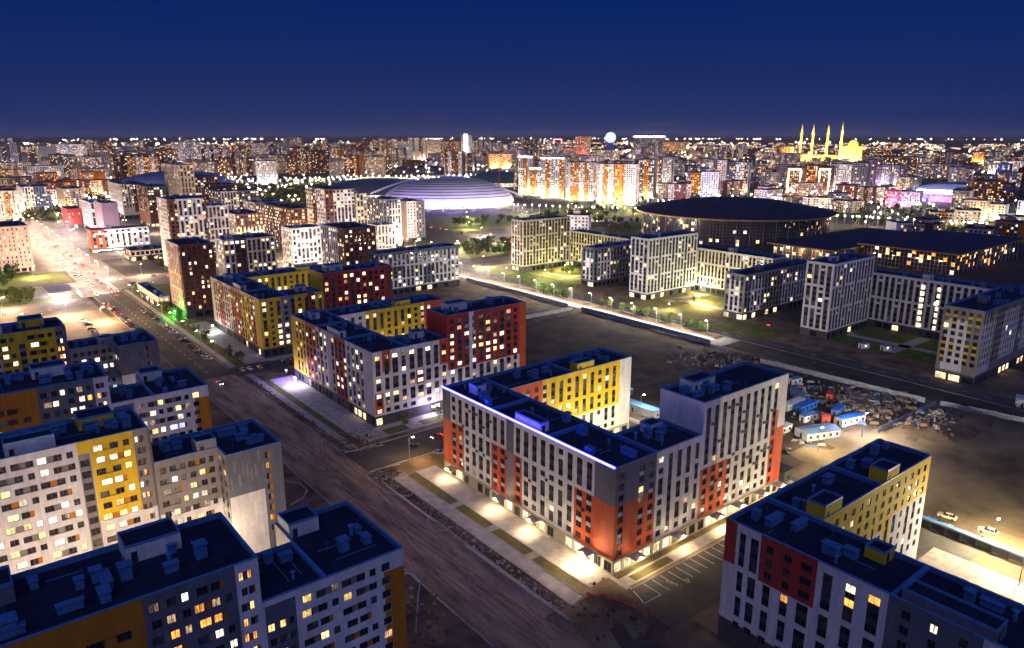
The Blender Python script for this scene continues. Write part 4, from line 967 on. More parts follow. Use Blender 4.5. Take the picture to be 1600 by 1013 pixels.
# velodrome: pale banded half shell with a dark sail behind it
V = thing('velodrome', 'pale ribbed oval arena shell glowing violet and cream beside the wide road', 'arena', (655, 985, 0), R(-38.5+8))
shell('shell', 104, 70, 38, 'shellwhite', V, 6, bands=lambda j: 'ribdark' if (j in (2, 4, 6, 8, 10, 12)) and False else 'shellwhite')
for j in range(9):       # louvre bands on the shell
    m1 = MB(); v = .16+j*.075; nu = 60
    for i in range(nu):
        u0, u1 = math.pi*(1.12+.76*i/nu), math.pi*(1.12+.76*(i+1)/nu)
        e = .9
        q = [dome_pts(104+e, 70+e, 38+e, u0, v), dome_pts(104+e, 70+e, 38+e, u1, v), dome_pts(104+e, 70+e, 38+e, u1, v+.02), dome_pts(104+e, 70+e, 38+e, u0, v+.02)]
        m1.face([(x, y, z+6) for x, y, z in q], 'ribdark')
    m1.build('louvre_band', V)
m1 = MB()
for i in range(64):
    u0, u1 = 2*math.pi*i/64, 2*math.pi*(i+1)/64
    p, q = (101*math.cos(u0), 67*math.sin(u0)), (101*math.cos(u1), 67*math.sin(u1))
    m1.face([(*p, 0), (*q, 0), (*q, 6.2), (*p, 6.2)], 'concourse' if i % 3 else 'shellwhite')
m1.build('concourse', V)
m1 = MB()
for i in range(40):      # the dark sail edge that wraps the back of the shell
    t0, t1 = i/40, (i+1)/40
    f = lambda t, o_: ((-122+244*t), 18+52*math.sin(math.pi*t)*.5+o_, 8+37*math.sin(math.pi*(t*.86+.10)))
    a0, a1, b0, b1 = f(t0, 0), f(t1, 0), f(t0, 42), f(t1, 42)
    b0 = (b0[0], b0[1], b0[2]-4); b1 = (b1[0], b1[1], b1[2]-4)
    m1.face([a0, a1, b1, b0], 'darkshell'); m1.face([(a0[0], a0[1], a0[2]-3), (a1[0], a1[1], a1[2]-3), a1, a0], 'shellwhite')
m1.build('roof_sail', V)
for i in range(14):
    u = math.pi*(1.08+.84*i/13); x, y = 112*math.cos(u), 80*math.sin(u)
    c = (.55, .45, 1) if 4 <= i <= 9 else (1, .82, .55)
    point((x, y, 3.5), 5200, c, 1.2, V, 'shell_flood')
for i in range(5):
    u = math.pi*(1.25+.5*i/4); point((150*math.cos(u), 112*math.sin(u), 14), 26000, (.42, .32, 1), 1.5, V, 'shell_flood')
def arena(label, x, y, a, b, h, k, rz, band=None, wall='concourse', z0=8):
    A = thing('arena', label, 'arena', (x, y, 0), rz)
    shell('roof', a, b, h-z0, k, A, z0, bands=band)
    m1 = MB()
    for i in range(64):
        u0, u1 = 2*math.pi*i/64, 2*math.pi*(i+1)/64; p, q = ((a-3)*math.cos(u0), (b-3)*math.sin(u0)), ((a-3)*math.cos(u1), (b-3)*math.sin(u1))
        m1.face([(*p, 0), (*q, 0), (*q, z0+.5), (*p, z0+.5)], wall)
    m1.build('wall', A); return A
arena('smooth blue domed stadium roof behind the left back row', 420, 1640, 112, 84, 36, 'bluedome', R(-25))
A2 = arena('dark oval hall with a green and white striped lens roof, left of the violet shell', 655, 1190, 118, 66, 33, 'darkshell', R(-50))
m1 = MB()
for i in range(26):
    t = -1+2*(i+.5)/26; w_ = 26*math.sqrt(max(0, 1-t*t))
    def q(s_, u_):
        x_ = s_*82; y_ = 20+u_; r2 = (x_/118)**2+(y_/66)**2; return (x_, y_, 8+26*math.sqrt(max(0, 1-r2))+1.0)
    for u_ in range(4):
        m1.face([q(t-.030, -w_+w_*u_/2), q(t+.030, -w_+w_*u_/2), q(t+.030, -w_+w_*(u_+1)/2), q(t-.030, -w_+w_*(u_+1)/2)], 'lensglass')
M['lensglass'] = emis('lit_lens_glass', (.85, .95, .50), .55, vary=.5, sample=False)
m1.build('roof_light', A2, 'stuff')
arena('dark green dome behind the violet shell', 1010, 1300, 84, 64, 30, 'greendome', R(-40))
# red spire by the green dome
m1 = MB(); m1.tube((0, -4, 0), (0, 0, 46), 1.6, .3, 'redsheet', 6); m1.tube((0, 4, 0), (0, 0, 46), 1.6, .3, 'redsheet', 6)
tag(m1.build('spire', loc=(905, 1180, 0)), 'thin red forked spire beside the green dome', 'spire')
for p in ((905, 1176, 3),): point(p, 20000, (1, .2, .1), 1)

# round hall with a wide shallow roof
CX_, CY_, CR = 716, 499, 108
Cn = thing('round_hall', 'huge round glass hall under a dark disc roof with a thin gold rim', 'hall', (CX_, CY_, 0))
m1 = MB(); N = 96
for i in range(N):
    u0, u1 = 2*math.pi*i/N, 2*math.pi*(i+1)/N; c0, s0, c1, s1 = math.cos(u0), math.sin(u0), math.cos(u1), math.sin(u1)
    for r0, z0, r1, z1 in ((CR, 27.2, CR*.8, 31.5), (CR*.8, 31.5, CR*.5, 37), (CR*.5, 37, CR*.2, 39.5), (CR*.2, 39.5, .01, 40)):
        m1.face([(r0*c0, r0*s0, z0), (r0*c1, r0*s1, z0), (r1*c1, r1*s1, z1), (r1*c0, r1*s0, z1)], 'darkroof')
    m1.face([(CR*c0, CR*s0, 25.5), (CR*c0*.86, CR*s0*.86, 25.5), (CR*c1*.86, CR*s1*.86, 25.5), (CR*c1, CR*s1, 25.5)], 'wood')
M['darkroof'] = mat('dark_standing_seam', (.030, .028, .042), .55, .15, .05)
m1.build('roof', Cn)
m1 = MB()
for i in range(N):
    u0, u1 = 2*math.pi*i/N, 2*math.pi*(i+1)/N
    m1.face([(CR*math.cos(u0), CR*math.sin(u0), 25.5), (CR*math.cos(u1), CR*math.sin(u1), 25.5), (CR*math.cos(u1), CR*math.sin(u1), 27.2), (CR*math.cos(u0), CR*math.sin(u0), 27.2)], 'gold')
m1.build('roof_rim', Cn)
m1 = MB(); m2 = MB(); GR = CR*.93; rq = random.Random(4)
for i in range(N*2):
    u0, u1 = math.pi*i/N, math.pi*(i+1)/N
    if i % 4 == 0: m2.tube((GR*1.005*math.cos(u0), GR*1.005*math.sin(u0), 0), (GR*1.005*math.cos(u0), GR*1.005*math.sin(u0), 25.5), .35, .35, 'metal', 5)
    for j in range(8):
        z0, z1 = .2+j*3.15, .2+j*3.15+2.9
        k = rq.choice(('lit_y', 'lit_w', 'glass2')) if rq.random() < (.22 if j < 2 else .06) else 'hallglass'
        m1.face([(GR*math.cos(u0+.002), GR*math.sin(u0+.002), z0), (GR*math.cos(u1-.002), GR*math.sin(u1-.002), z0), (GR*math.cos(u1-.002), GR*math.sin(u1-.002), z1), (GR*math.cos(u0+.002), GR*math.sin(u0+.002), z1)], k)
M['hallglass'] = mat('hall_glass', (.06, .06, .08), .12, .3, .1, spec=.7)
m1.build('glazing', Cn, 'stuff'); m2.build('mullion', Cn, 'stuff')
m1 = MB(); m1.tube((0, 0, 0), (0, 0, 25), GR*.55, GR*.55, 'beige', 48); m1.build('inner_drum', Cn)
# expo hall: two flat roofed wings with gold edges
def flat_hall(label, x0, x1, y0, y1, z, seed):
    H_ = thing('exhibition_hall', label, 'hall', (x0, y0, 0)); W, D = x1-x0, y1-y0; rq = random.Random(seed)
    m1 = MB(); m1.box(-5, W+3, -4, D+4, z-.9, z, 'darkroof'); m1.build('roof', H_)
    m1 = MB(); m1.box(-5.3, -5.02, -4.3, D+4.3, z-1.1, z+.15, 'gold'); m1.box(-5.02, W+3, -4.3, -4.02, z-1.1, z+.15, 'gold'); m1.build('roof_edge', H_)
    m1 = MB(); m2 = MB()
    for o, d, L in (((0, D), (0, -1), D), ((0, 0), (1, 0), W)):
        nrm = (d[1], -d[0]); n = int(L/3)
        for i in range(n):
            for j in range(5):
                a, b = i*L/n+.2, (i+1)*L/n-.2; c, e = .2+j*(z-1.2)/5, .2+(j+1)*(z-1.2)/5-.25
                k = rq.choice(('lit_w', 'lit_y', 'lit_o')) if rq.random() < .14 else 'hallglass'
                m1.face([(o[0]+d[0]*a, o[1]+d[1]*a, c), (o[0]+d[0]*b, o[1]+d[1]*b, c), (o[0]+d[0]*b, o[1]+d[1]*b, e), (o[0]+d[0]*a, o[1]+d[1]*a, e)], k)
            if i % 3 == 0:
                x, y = o[0]+d[0]*i*L/n+nrm[0]*.2, o[1]+d[1]*i*L/n+nrm[1]*.2; m2.box(x-.15, x+.15, y-.15, y+.15, 0, z-1, 'whitesheet')
    m1.build('glazing', H_, 'stuff'); m2.build('mullion', H_, 'stuff')
    m1 = MB(); m1.box(3, W-1, 3, D-1, 0, z-1.2, 'beige'); m1.build('inner_wall', H_); return H_
HL1 = flat_hall('long dark flat roofed exhibition hall with a gold edge and glazed front', 640, 783, 235, 309, 17.5, 3)
HL2 = flat_hall('lower dark flat roofed wing with a gold edge beside the round hall', 600, 770, 316, 372, 14.5, 8)
for y in (12, 30, 50, 66): point((-1+4, y, 9), 2500, (1, .75, .45), .5, HL1, 'hall_light')
for y in (14, 28, 42): point((-3, y, 12.6), 2600, (1, .62, .28), .5, HL2, 'hall_light')

# mosque with four minarets
Mq = thing('mosque', 'golden floodlit mosque with a dome and four tall minarets on the horizon', 'mosque', (3000, 1640, 0), facing(3000, 1640))
M['goldstone'] = mat('golden_stone', (.62, .48, .22), .6, .08, .02)
for i, (x, y) in enumerate(((-118, 0), (-73, 10), (-15, -4), (38, 0))):
    m1 = MB(); h = (150, 148, 148, 158)[i]
    m1.tube((x, y, 0), (x, y, h*.45), 5, 4.6, 'goldstone', 10); m1.tube((x, y, h*.45), (x, y, h*.48), 8, 8, 'goldstone', 10); m1.tube((x, y, h*.48), (x, y, h*.72), 4.6, 4.2, 'goldstone', 10)
    m1.tube((x, y, h*.72), (x, y, h*.75), 6.6, 6.6, 'goldstone', 10); m1.tube((x, y, h*.75), (x, y, h*.87), 3.4, 3.2, 'goldstone', 10); m1.tube((x, y, h*.87), (x, y, h), 4.2, .2, 'goldstone', 10)
    m1.build('minaret', Mq)
    for z in (4, h*.46, h*.73): point((x, y-16, z+2), 70000 if z < 10 else 34000, (1, .64, .18), 2, Mq, 'minaret_flood')
shell('dome', 22, 22, 27, 'goldstone', Mq, 58, nu=32, nv=8).location = (86, 30, 0)
m1 = MB(); m1.box(40, 132, 0, 80, 0, 58, 'goldstone'); m1.build('prayer_hall', Mq)
m1 = MB(); m1.box(-150, 38, 30, 100, 0, 22, 'goldstone'); m1.build('forecourt_hall', Mq)
for x in (-140, -90, -40, 10, 50, 90, 130): point((x, -30, 6), 100000, (1, .66, .18), 2, Mq, 'mosque_flood')
for x in (60, 110): point((x, -20, 84), 50000, (1, .75, .25), 2, Mq, 'mosque_flood')
# white globe
Gl = thing('globe_building', 'bright white and blue glowing glass globe on the horizon', 'globe building', (2590, 2510, 0), facing(2590, 2510))
m1 = MB(); nu, nv = 28, 16
for j in range(nv):
    for i in range(nu):
        q = []
        for u, v in ((i, j), (i+1, j), (i+1, j+1), (i, j+1)):
            a, b = 2*math.pi*u/nu, math.pi*v/nv-math.pi/2; q.append((25*math.cos(b)*math.cos(a), 25*math.cos(b)*math.sin(a), 92+25*math.sin(b)))
        m1.face(q, 'globeglass' if (j > 3 or i % 4) else 'bluelit')
M['globeglass'] = emis('lit_globe_glass', (.70, .86, 1), .75, vary=.9)
m1.build('globe', Gl)
m1 = MB(); m1.tube((0, 0, 0), (0, 0, 68), 24, 15, 'bluelit', 20); m1.build('pedestal', Gl)
# neon hall
Nh = thing('entertainment_hall', 'low blue roofed hall with a glowing pink screen framed by white light tubes', 'entertainment hall', (1310, 503, 0), facing(1310, 503, -.12))
m1 = MB(); m1.box(-60, 60, 0, 70, 0, 21, 'bluepaint'); m1.build('wall', Nh)
m1 = MB()
for i in range(20):
    t0, t1 = i/20, (i+1)/20; f = lambda t: 21.1+10*math.sin(math.pi*t)**.8 if 0 < t < 1 else 21.1
    m1.face([(-62+124*t0, -1, f(t0)), (-62+124*t1, -1, f(t1)), (-62+150*t1, 80, f(t1)), (-62+150*t0, 80, f(t0))], 'bluedome')
    m1.face([(-62+124*t0, -1, 20.5), (-62+124*t1, -1, 20.5), (-62+124*t1, -1, f(t1)), (-62+124*t0, -1, f(t0))], 'bluedome')
m1.build('roof', Nh)
M['pinkscreen'] = emis('pink_screen', (1, .16, .80), 1.5, vary=.8); M['violetscreen'] = emis('violet_screen', (.22, .10, .75), .9, vary=.7)
m1 = MB(); m1.box(-42, 26, -1.2, -.8, 7, 17, 'violetscreen'); m1.build('screen', Nh)
m1 = MB(); m1.box(-30, 22, -1.5, -1.25, 2, 9.5, 'pinkscreen'); m1.build('screen', Nh)
for nm, pts in (('outer', [(-58, 3), (-60, 10), (-48, 20), (46, 20), (46, 2)]), ('inner', [(-36, 3), (-50, 10), (-44, 16.5), (24, 15.5), (36, 8)])):
    for (a, b), (c, d) in zip(pts, pts[1:]):
        m1 = MB(); m1.tube((a, -1.9, b), (c, -1.9, d), .55, .55, 'ledwhite' if nm == 'inner' or a < 40 else 'ledblue', 6); m1.build('light_tube', Nh)
point((-20, -14, 6), 14000, (1, .25, .85), 1, Nh, 'neon_spill'); point((35, -14, 8), 14000, (.25, .5, 1), 1, Nh, 'neon_spill')

# ---------------------------------------------------------------- the far city: about two hundred separate blocks
rf = random.Random(99)
placed = [(x, y, max(w, 30)) for _, x, y, w, *_ in FT]+[(t[1], t[2], 50) for t in T]+[(655, 985, 130), (655, 1190, 130), (420, 1640, 130), (1010, 1300, 95), (716, 499, 125), (720, 300, 110), (3000, 1640, 190), (2590, 2510, 60), (1310, 520, 80)]
def pol(az, d):
    a = R(38.5)-math.radians(az)    # bearing right of the view axis, measured in the ground plane
    a = R(90-38.5-az); return d*math.cos(a), d*math.sin(a)
def free(x, y, r):
    for a, b, q in placed:
        if (x-a)**2+(y-b)**2 < (r+q)**2*.55: return False
    placed.append((x, y, r)); return True
CN = {'cream': 'cream', 'beige': 'beige', 'white': 'white', 'brown': 'brown', 'pink': 'pale pink', 'grey': 'grey', 'bluegrey': 'slate', 'amber': 'amber', 'mauve': 'mauve'}
def place(n, azr, dr, hr, wr, cols, where, grp, pl=(.14, .42), pal=('lit_y', 'lit_w', 'lit_w', 'lit_o')):
    c = 0; tries = 0
    while c < n and tries < n*30:
        tries += 1
        az = rf.uniform(*azr); d = math.exp(rf.uniform(math.log(dr[0]), math.log(dr[1]))); x, y = pol(az, d); w = rf.uniform(*wr); h = rf.uniform(*hr)
        if fbm(x*.0042+11, y*.0042) < .44: continue
        if not free(x, y, w/2+4): continue
        b = rf.choice(cols); ac = rf.choice((None, None, 'brown', 'white', 'beige', 'amber'))
        hw = 'tall' if h > hr[0]+(hr[1]-hr[0])*.66 else 'low' if h < hr[0]+(hr[1]-hr[0])*.33 else 'middling'
        ww = 'broad' if w > (wr[0]+wr[1])/2 else 'slim'
        if b == 'pink' and ac and ac != b: ww = ''
        far_tower('tower_block', f'{hw} {ww+" " if ww else ""}{CN[b]} block{" with "+CN[ac]+" bays" if ac and ac != b else ""} {where}', 'tower block', x, y, w, rf.uniform(16, 26), h,
                  R(rf.choice((0, 0, 0, -38, 52, 15)))+(facing(x, y, rf.uniform(-.3, .3)) if rf.random() < .5 else 0), b, ac if ac != b else None, rf.uniform(*pl), pal+('lit_d', 'lit_d'), grp, rf, pitch=4.6 if d > 1700 else 3.8, fh=3.4 if d > 1700 else 3.2)
        c += 1
LC = ['cream', 'cream', 'beige', 'white', 'brown', 'pink', 'grey']
place(46, (-35, -3), (2000, 2300), (30, 76), (36, 80), LC, 'in the lit belt behind the dark park', 'blocks of the lit belt behind the dark park')
place(50, (-35, 2), (2400, 4200), (35, 95), (45, 95), LC, 'deep in the city left of the white globe', 'blocks deep in the city on the left')
place(9, (-35, -29), (1350, 1700), (22, 40), (30, 60), LC, 'along the avenue at the far left', 'blocks by the avenue at the far left')
place(16, (1, 12), (1450, 2100), (25, 60), (30, 60), LC+['bluegrey'], 'behind the tall orange towers', 'blocks behind the tall orange towers')
place(42, (12, 35), (1250, 2100), (18, 52), (26, 60), LC+['bluegrey', 'mauve'], 'between the round hall and the mosque', 'blocks between the round hall and the mosque')
place(44, (2, 35), (2150, 4200), (18, 60), (40, 110), LC+['mauve'], 'far out below the mosque', 'blocks far out on the right', (.2, .45))
place(16, (18, 34.5), (880, 1200), (8, 22), (20, 40), ['beige', 'white', 'grey', 'cream'], 'beyond the dark hall roofs on the right', 'low blocks beyond the hall roofs', (.15, .4))
place(8, (5, 16), (800, 980), (10, 24), (20, 40), ['beige', 'white', 'brown'], 'between the round hall and the orange towers', 'low blocks beside the round hall')
# everything smaller and farther reads as one mass
mb = MB(); 
for i in range(1500):
    az = rf.uniform(-38, 38); d = math.exp(rf.uniform(math.log(2600), math.log(9000))); x, y = pol(az, d); w = rf.uniform(20, 90); h = rf.uniform(6, 40 if az < 5 else 22)
    if rf.random() < .06: h *= 1.8
    b = rf.choice(('cream', 'beige', 'white', 'brown', 'grey')); a = rf.choice((0, R(38), R(-52))); mb.obox((x, y), w/2, 12, 0, h, a, b, top='roof')
    n = Vector((-x, -y, 0)).normalized()
    for q in range(rf.randint(3, 9)):
        s = rf.uniform(-w/2, w/2); z = rf.uniform(2, h-1); p = Vector((x, y, z))+n*(w/2+13)+Vector((-n.y, n.x, 0))*s; e = rf.uniform(1.2, 3)*d/4000
        sd = Vector((-n.y, n.x, 0))*e
        mb.face([p-sd, p+sd, p+sd+Vector((0, 0, e*1.3)), p-sd+Vector((0, 0, e*1.3))], rf.choice(('lit_y', 'lit_w', 'lit_w', 'lit_o')))
tag(mb.build('distant_city'), 'endless low lit city running out to the horizon', 'city', kind='stuff')

# ---------------------------------------------------------------- lamps
def lamp_mesh(h, arm, k, r):
    mb = MB(); mb.tube((0, 0, 0), (0, 0, h), .14, .08, 'metal', 6); mb.tube((0, 0, h-.1), (arm, 0, h+.25), .06, .05, 'metal', 5)
    hb = MB(); hb.box(arm-.5, arm+.5, -.22, .22, h+.08, h+.2, k); return mb.mesh('pole'), hb.mesh('lamp_head')
LMW = lamp_mesh(9, 1.6, 'lamp_w', .3); LMY = lamp_mesh(9, 1.6, 'lamp_y', .3)
def street_lamp(x, y, label, power, col, rz=0, warm=False, group='street lamps'):
    t = thing('street_lamp', label, 'street lamp', (x, y, 0), rz, group); a, b = LMY if warm else LMW
    inst('pole', a, t); inst('lamp_head', b, t); point((1.6, 0, 8.7), power, col, .3, t)
WC, YC, PC = (1, .88, .72), (1, .66, .30), (.95, .72, .85)
for i in range(14): street_lamp(334, 244+i*18.5, 'slim white lamp on the lit tree lined walkway behind the courtyard blocks', 5200, WC, math.pi, group='lamps of the tree lined walkway')
for i in range(9): street_lamp(105, 372+i*26, 'grey street lamp beside the row of parked cars on the boulevard', 900 if i > 2 else 400, YC, math.pi, True, group='lamps of the boulevard car row')
for i in range(18): street_lamp(83, 590+i*40, 'tall lamp on the left kerb of the bright avenue', 12500, (1, .64, .44), 0, True, group='lamps on the left kerb of the bright avenue')
for i in range(17): street_lamp(106, 640+i*40, 'tall lamp on the right kerb of the bright avenue', 11500, (1, .70, .54), math.pi, True, group='lamps on the right kerb of the bright avenue')
for i in range(7): street_lamp(130+i*40, 642, 'lamp along the cross road behind the brown tower', 17000, (1, .68, .42), -math.pi/2, True, group='lamps of the cross road')
for x, y in ((34, 500), (60, 520), (30, 560), (74, 490)): street_lamp(x, y, 'bright lamp standing in the orange lit car park', 24000, (1, .60, .30), 0, True, group='lamps of the orange lit car park')
for x, y in ((-20, 600), (20, 640), (60, 680), (0, 560)): street_lamp(x, y, 'lamp on the green verge at the left edge', 20000, (1, .80, .46), 0, True, group='lamps on the green verge')
for x, y, p, c in ((400, 300, 4200, (1, .88, .45)), (415, 275, 3600, (1, .88, .5)), (425, 318, 3600, (1, .88, .45)), (390, 288, 3000, (1, .9, .5)), (366, 298, 1500, (1, .9, .6)), (392, 420, 3800, (.95, 1, .35)), (410, 445, 3800, (1, .95, .35)), (384, 440, 3200, (1, .95, .4)), (370, 425, 1500, (1, .95, .5)), (365, 466, 1500, (1, .9, .5))):
    t = thing('garden_lamp', 'low garden lamp between the lawns of the lit court', 'garden lamp', (x, y, 0), 0, 'garden lamps of the lit courts')
    m1 = MB(); m1.tube((0, 0, 0), (0, 0, 4), .08, .06, 'metal', 6); m1.build('pole', t); m1 = MB(); m1.octa((0, 0, 4.25), .3, 'lamp_y'); m1.build('lamp_head', t); point((0, 0, 4.9), p*1.8, c, .3, t)
for x, y, lb in ((435, 560, 0), (400, 590, 0), (372, 566, 0), (455, 610, 0), (455, 505, 0), (410, 500, 0), (365, 500, 0), (500, 560, 0), (480, 660, 0), (520, 640, 0), (560, 690, 0), (620, 690, 0), (690, 690, 0), (760, 650, 0), (830, 690, 0), (330, 545, 0), (290, 560, 0), (250, 545, 0), (215, 560, 0)):
    street_lamp(x, y, 'lamp on the wide road between the brown towers and the round hall', 30000, (1, .76, .66), 0, True, group='lamps of the wide road')
for i in range(12): street_lamp(500+i*32, 712+(i%3)*48, 'lamp on the lit lawns before the violet shell', 16000, (1, .86, .45), 0, True, group='lamps on the lawns before the violet shell')
for x, y in ((900, 560), (940, 610), (880, 620), (960, 660), (900, 690)): street_lamp(x, y, 'violet white lamp on the plaza behind the round hall', 90000, (.85, .66, 1), 0, group='lamps of the plaza')
street_lamp(213, 58.5, 'bright white lamp at the gap in the garage wall on the right', 26000, (1, .80, .45), 0, True)
street_lamp(201, 48, 'lamp on the pale court slab at the right edge', 6500, (1, .86, .6), 0)
street_lamp(262, 119, 'white work light at the corner of the container yard', 12000, (1, .92, .85), 0)
street_lamp(236, 122, 'work light over the sandy lane beside the containers', 6000, (1, .80, .45), 0, True)
street_lamp(216, 104, 'lamp on the sandy lane behind the LED edged block', 6000, (1, .72, .4), 0, True)
street_lamp(212, 184, 'light at the open end of the yellow court', 4000, (1, .78, .55), 0)
street_lamp(118, 205, 'lamp at the mouth of the lit parking court', 2600, YC, 0, True)
for i in range(26): street_lamp(rf.uniform(120, 150) if i % 2 else rf.uniform(172, 262), rf.uniform(700, 1200), 'bright lamp in the paved courts right of the avenue', 9000, (1, .74, .5) if i % 3 else (.9, .8, 1), 0, True, group='lamps of the paved courts right of the avenue')
for i in range(14): street_lamp(rf.uniform(300, 390), rf.uniform(600, 860), 'lamp between the brown towers', 15000, (1, .74, .45), 0, True, group='lamps between the brown towers')
for i in range(8): street_lamp(rf.uniform(205, 270), rf.uniform(560, 700), 'lamp in the lane among the brown towers', 9000, (1, .70, .42), 0, True, group='lamps in the lanes of the brown towers')
# small lights on buildings and in the courts
def spot_thing(x, y, z, label, power, col, k='lamp_w', cat='wall light'):
    t = thing('wall_light', label, cat, (x, y, 0)); m1 = MB(); m1.box(-.3, .3, -.3, .3, z-.2, z+.2, k); m1.build('lamp_head', t)
    m1 = MB(); m1.tube((0, 0, 0), (0, 0, z-.2), .06, .06, 'metal', 5); m1.build('post', t); point((0, 0, z-.6), power, col, .3, t)
spot_thing(163, 156, 8, 'court light in front of the yellow wing of the LED edged block', 10500, (1, .88, .55)); spot_thing(185, 156, 8, 'second court light in front of the yellow wing, nearer the open end', 10500, (1, .88, .55))
spot_thing(150, 152, 4, 'court light near the inner corner of the LED edged block', 2000, (1, .88, .55))
for x, y, w in ((160, 290, 'nearer the street wing'), (180, 286, 'nearer the open end')): spot_thing(x, y, 4, 'court light in the court of the striped second block, '+w, 2600, (1, .85, .6))
for x, y, w in ((165, 405, 'nearer the street wing'), (190, 402, 'nearer the open end')): spot_thing(x, y, 4, 'court light in the court of the yellow third block, '+w, 2600, (1, .85, .6))
spot_thing(20, 161, 8, 'warm court light below the cream wall of the second left block', 11000, (1, .72, .46), 'lamp_y'); spot_thing(40, 160, 8, 'warm court light by the inner corner of the second left block', 9000, (1, .72, .46), 'lamp_y')
spot_thing(-2, 161, 8, 'warm court light at the far end of the court below the cream wall', 11000, (1, .72, .46), 'lamp_y'); spot_thing(49.5, 178, 10, 'light at the grey and cream inner corner', 350, (1, .78, .45), 'lamp_y')
spot_thing(52, 146, 3, 'small white light in the gap behind the nearest left block', 600, (1, .9, .7)); spot_thing(46, 136, 3, 'amber light in the notch of the nearest left block', 500, (1, .7, .3), 'lamp_y')
spot_thing(30, 225, 4, 'court light below the third left block', 2200, (1, .7, .5), 'lamp_y'); spot_thing(56, 300, 4, 'court light below the far left block', 1800, (1, .7, .45), 'lamp_y')
spot_thing(112, 475, 4, 'green shop light at the foot of the brown tower', 6500, (.06, 1, .12), 'greenlamp'); spot_thing(115, 512, 4, 'white shop light beside the green glow', 2500, (.9, .9, 1))
spot_thing(119, 424, 4, 'cool white light at the far corner of the third courtyard block', 2200, (.8, 1, .9)); spot_thing(119, 306, 4, 'white shop light at the far corner of the second courtyard block', 2600, (.85, .8, 1)); spot_thing(119, 316, 5, 'violet shop sign light at the far corner of the second courtyard block', 2200, (.35, .22, 1), 'ledblue')
spot_thing(148, 237, 4, 'violet white entrance light on the front of the second courtyard block', 1500, (.7, .55, 1)); spot_thing(160, 235, 4, 'white entrance light on the front of the second courtyard block', 1500, (1, .75, .8))
# several hundred far lamps
LMF = {}
for k, r in (('w', 1.0), ('y', 1.0), ('p', 1.0), ('o', 1.2)):
    for s in (1, 2, 3):
        mb = MB(); mb.tube((0, 0, 0), (0, 0, 10), .2, .15, 'metal', 4); mb.octa((0, 0, 10.6), [.55, .9, 1.5][s-1], 'far_'+k); LMF[k, s] = mb
M['far_w'] = emis('far_lamp_white', (1, .86, .70), 320); M['far_y'] = emis('far_lamp_yellow', (1, .62, .22), 320); M['far_p'] = emis('far_lamp_pinkish', (1, .62, .75), 320); M['far_o'] = emis('far_lamp_orange', (1, .38, .10), 320)
LMF = {q: m.mesh('street_lamp') for q, m in LMF.items()}
lamps = []
def scatter(n, azr, dr, ks, jit=None):
    for i in range(n):
        az = rf.uniform(*azr); d = math.exp(rf.uniform(math.log(dr[0]), math.log(dr[1]))); x, y = pol(az, d)
        lamps.append((d, x, y, rf.choice(ks)))
def line(az0, d0, az1, d1, n, ks):
    for i in range(n):
        t = i/max(1, n-1); p0, p1 = pol(az0, d0), pol(az1, d1); x, y = p0[0]+(p1[0]-p0[0])*t, p0[1]+(p1[1]-p0[1])*t
        lamps.append((math.hypot(x, y), x+rf.uniform(-4, 4), y+rf.uniform(-4, 4), rf.choice(ks)))
line(-35, 1780, -2, 1790, 90, 'wwpy'); line(-35, 1850, -2, 1880, 80, 'wyp'); line(-35, 1500, -20, 1900, 50, 'yyw'); line(-24, 1250, -12, 1900, 24, 'yyw')
scatter(150, (-34, -3), (1180, 1760), 'yyyw'); line(-35, 1300, -26, 1420, 26, 'ypw'); line(-27, 1130, -30, 1900, 34, 'yyo')
scatter(240, (-35, 3), (1900, 3400), 'wypw'); scatter(260, (-36, 36), (3200, 9500), 'wyoww')
scatter(190, (4, 35), (1250, 3200), 'wyyw'); line(6, 1180, 20, 1150, 26, 'wp'); line(18, 1030, 34, 1010, 44, 'wyw'); line(0, 1080, 14, 1020, 26, 'wyp'); line(8, 1500, 34, 1380, 40, 'wyy')
line(24, 2500, 36, 2300, 36, 'wwy'); scatter(60, (22, 36), (950, 1300), 'wyw'); line(-5, 1750, 10, 2600, 30, 'wy'); scatter(40, (4, 16), (2700, 5200), 'oow')
lamps = [l for l in lamps if all((l[1]-a)**2+(l[2]-b)**2 > (q*.62)**2 for a, b, q in placed)]
lamps.sort()
def zone_name(x, y):
    az = 90-38.5-math.degrees(math.atan2(y, x)); d = math.hypot(x, y)
    side = 'left of the violet shell' if az < -8 else 'in the middle of the view' if az < 8 else 'right of the round hall'
    rng = 'in the dark park and avenues' if d < 1500 else 'along the far lit belt' if d < 2400 else 'far out in the city'
    return rng+' '+side
KN = {'w': 'white', 'y': 'yellow', 'p': 'pinkish', 'o': 'orange'}
for i, (d, x, y, k) in enumerate(lamps[:230]):
    s = 1 if d < 1100 else 2 if d < 1700 else 3
    tag(inst('street_lamp', LMF[k, s], None, (x, y, 0)), f'glowing {KN[k]} street lamp {zone_name(x, y)}', 'street lamp', 'distant street lamps '+zone_name(x, y))
mb = MB()
for d, x, y, k in lamps[230:]:
    r = .9 if d < 2200 else 1.3 if d < 3500 else 2.2*d/5000; mb.tube((x, y, 0), (x, y, 9), .2, .2, 'metal', 3); mb.octa((x, y, 10+r), r, 'far_'+k)
for i in range(230):
    az = rf.uniform(-36, 36); gap = fbm(az*.35+40, 3.3)
    if gap < .40: continue
    x, y = pol(az, rf.choice((14500, 15500, 15500, 17000))+rf.uniform(-300, 300)); mb.octa((x, y, 8), rf.uniform(1.6, 4.2), rf.choice(('far_w', 'far_w', 'far_y')))
tag(mb.build('distant_lamps'), 'countless street lamps of the distant city', 'lamps', kind='stuff')

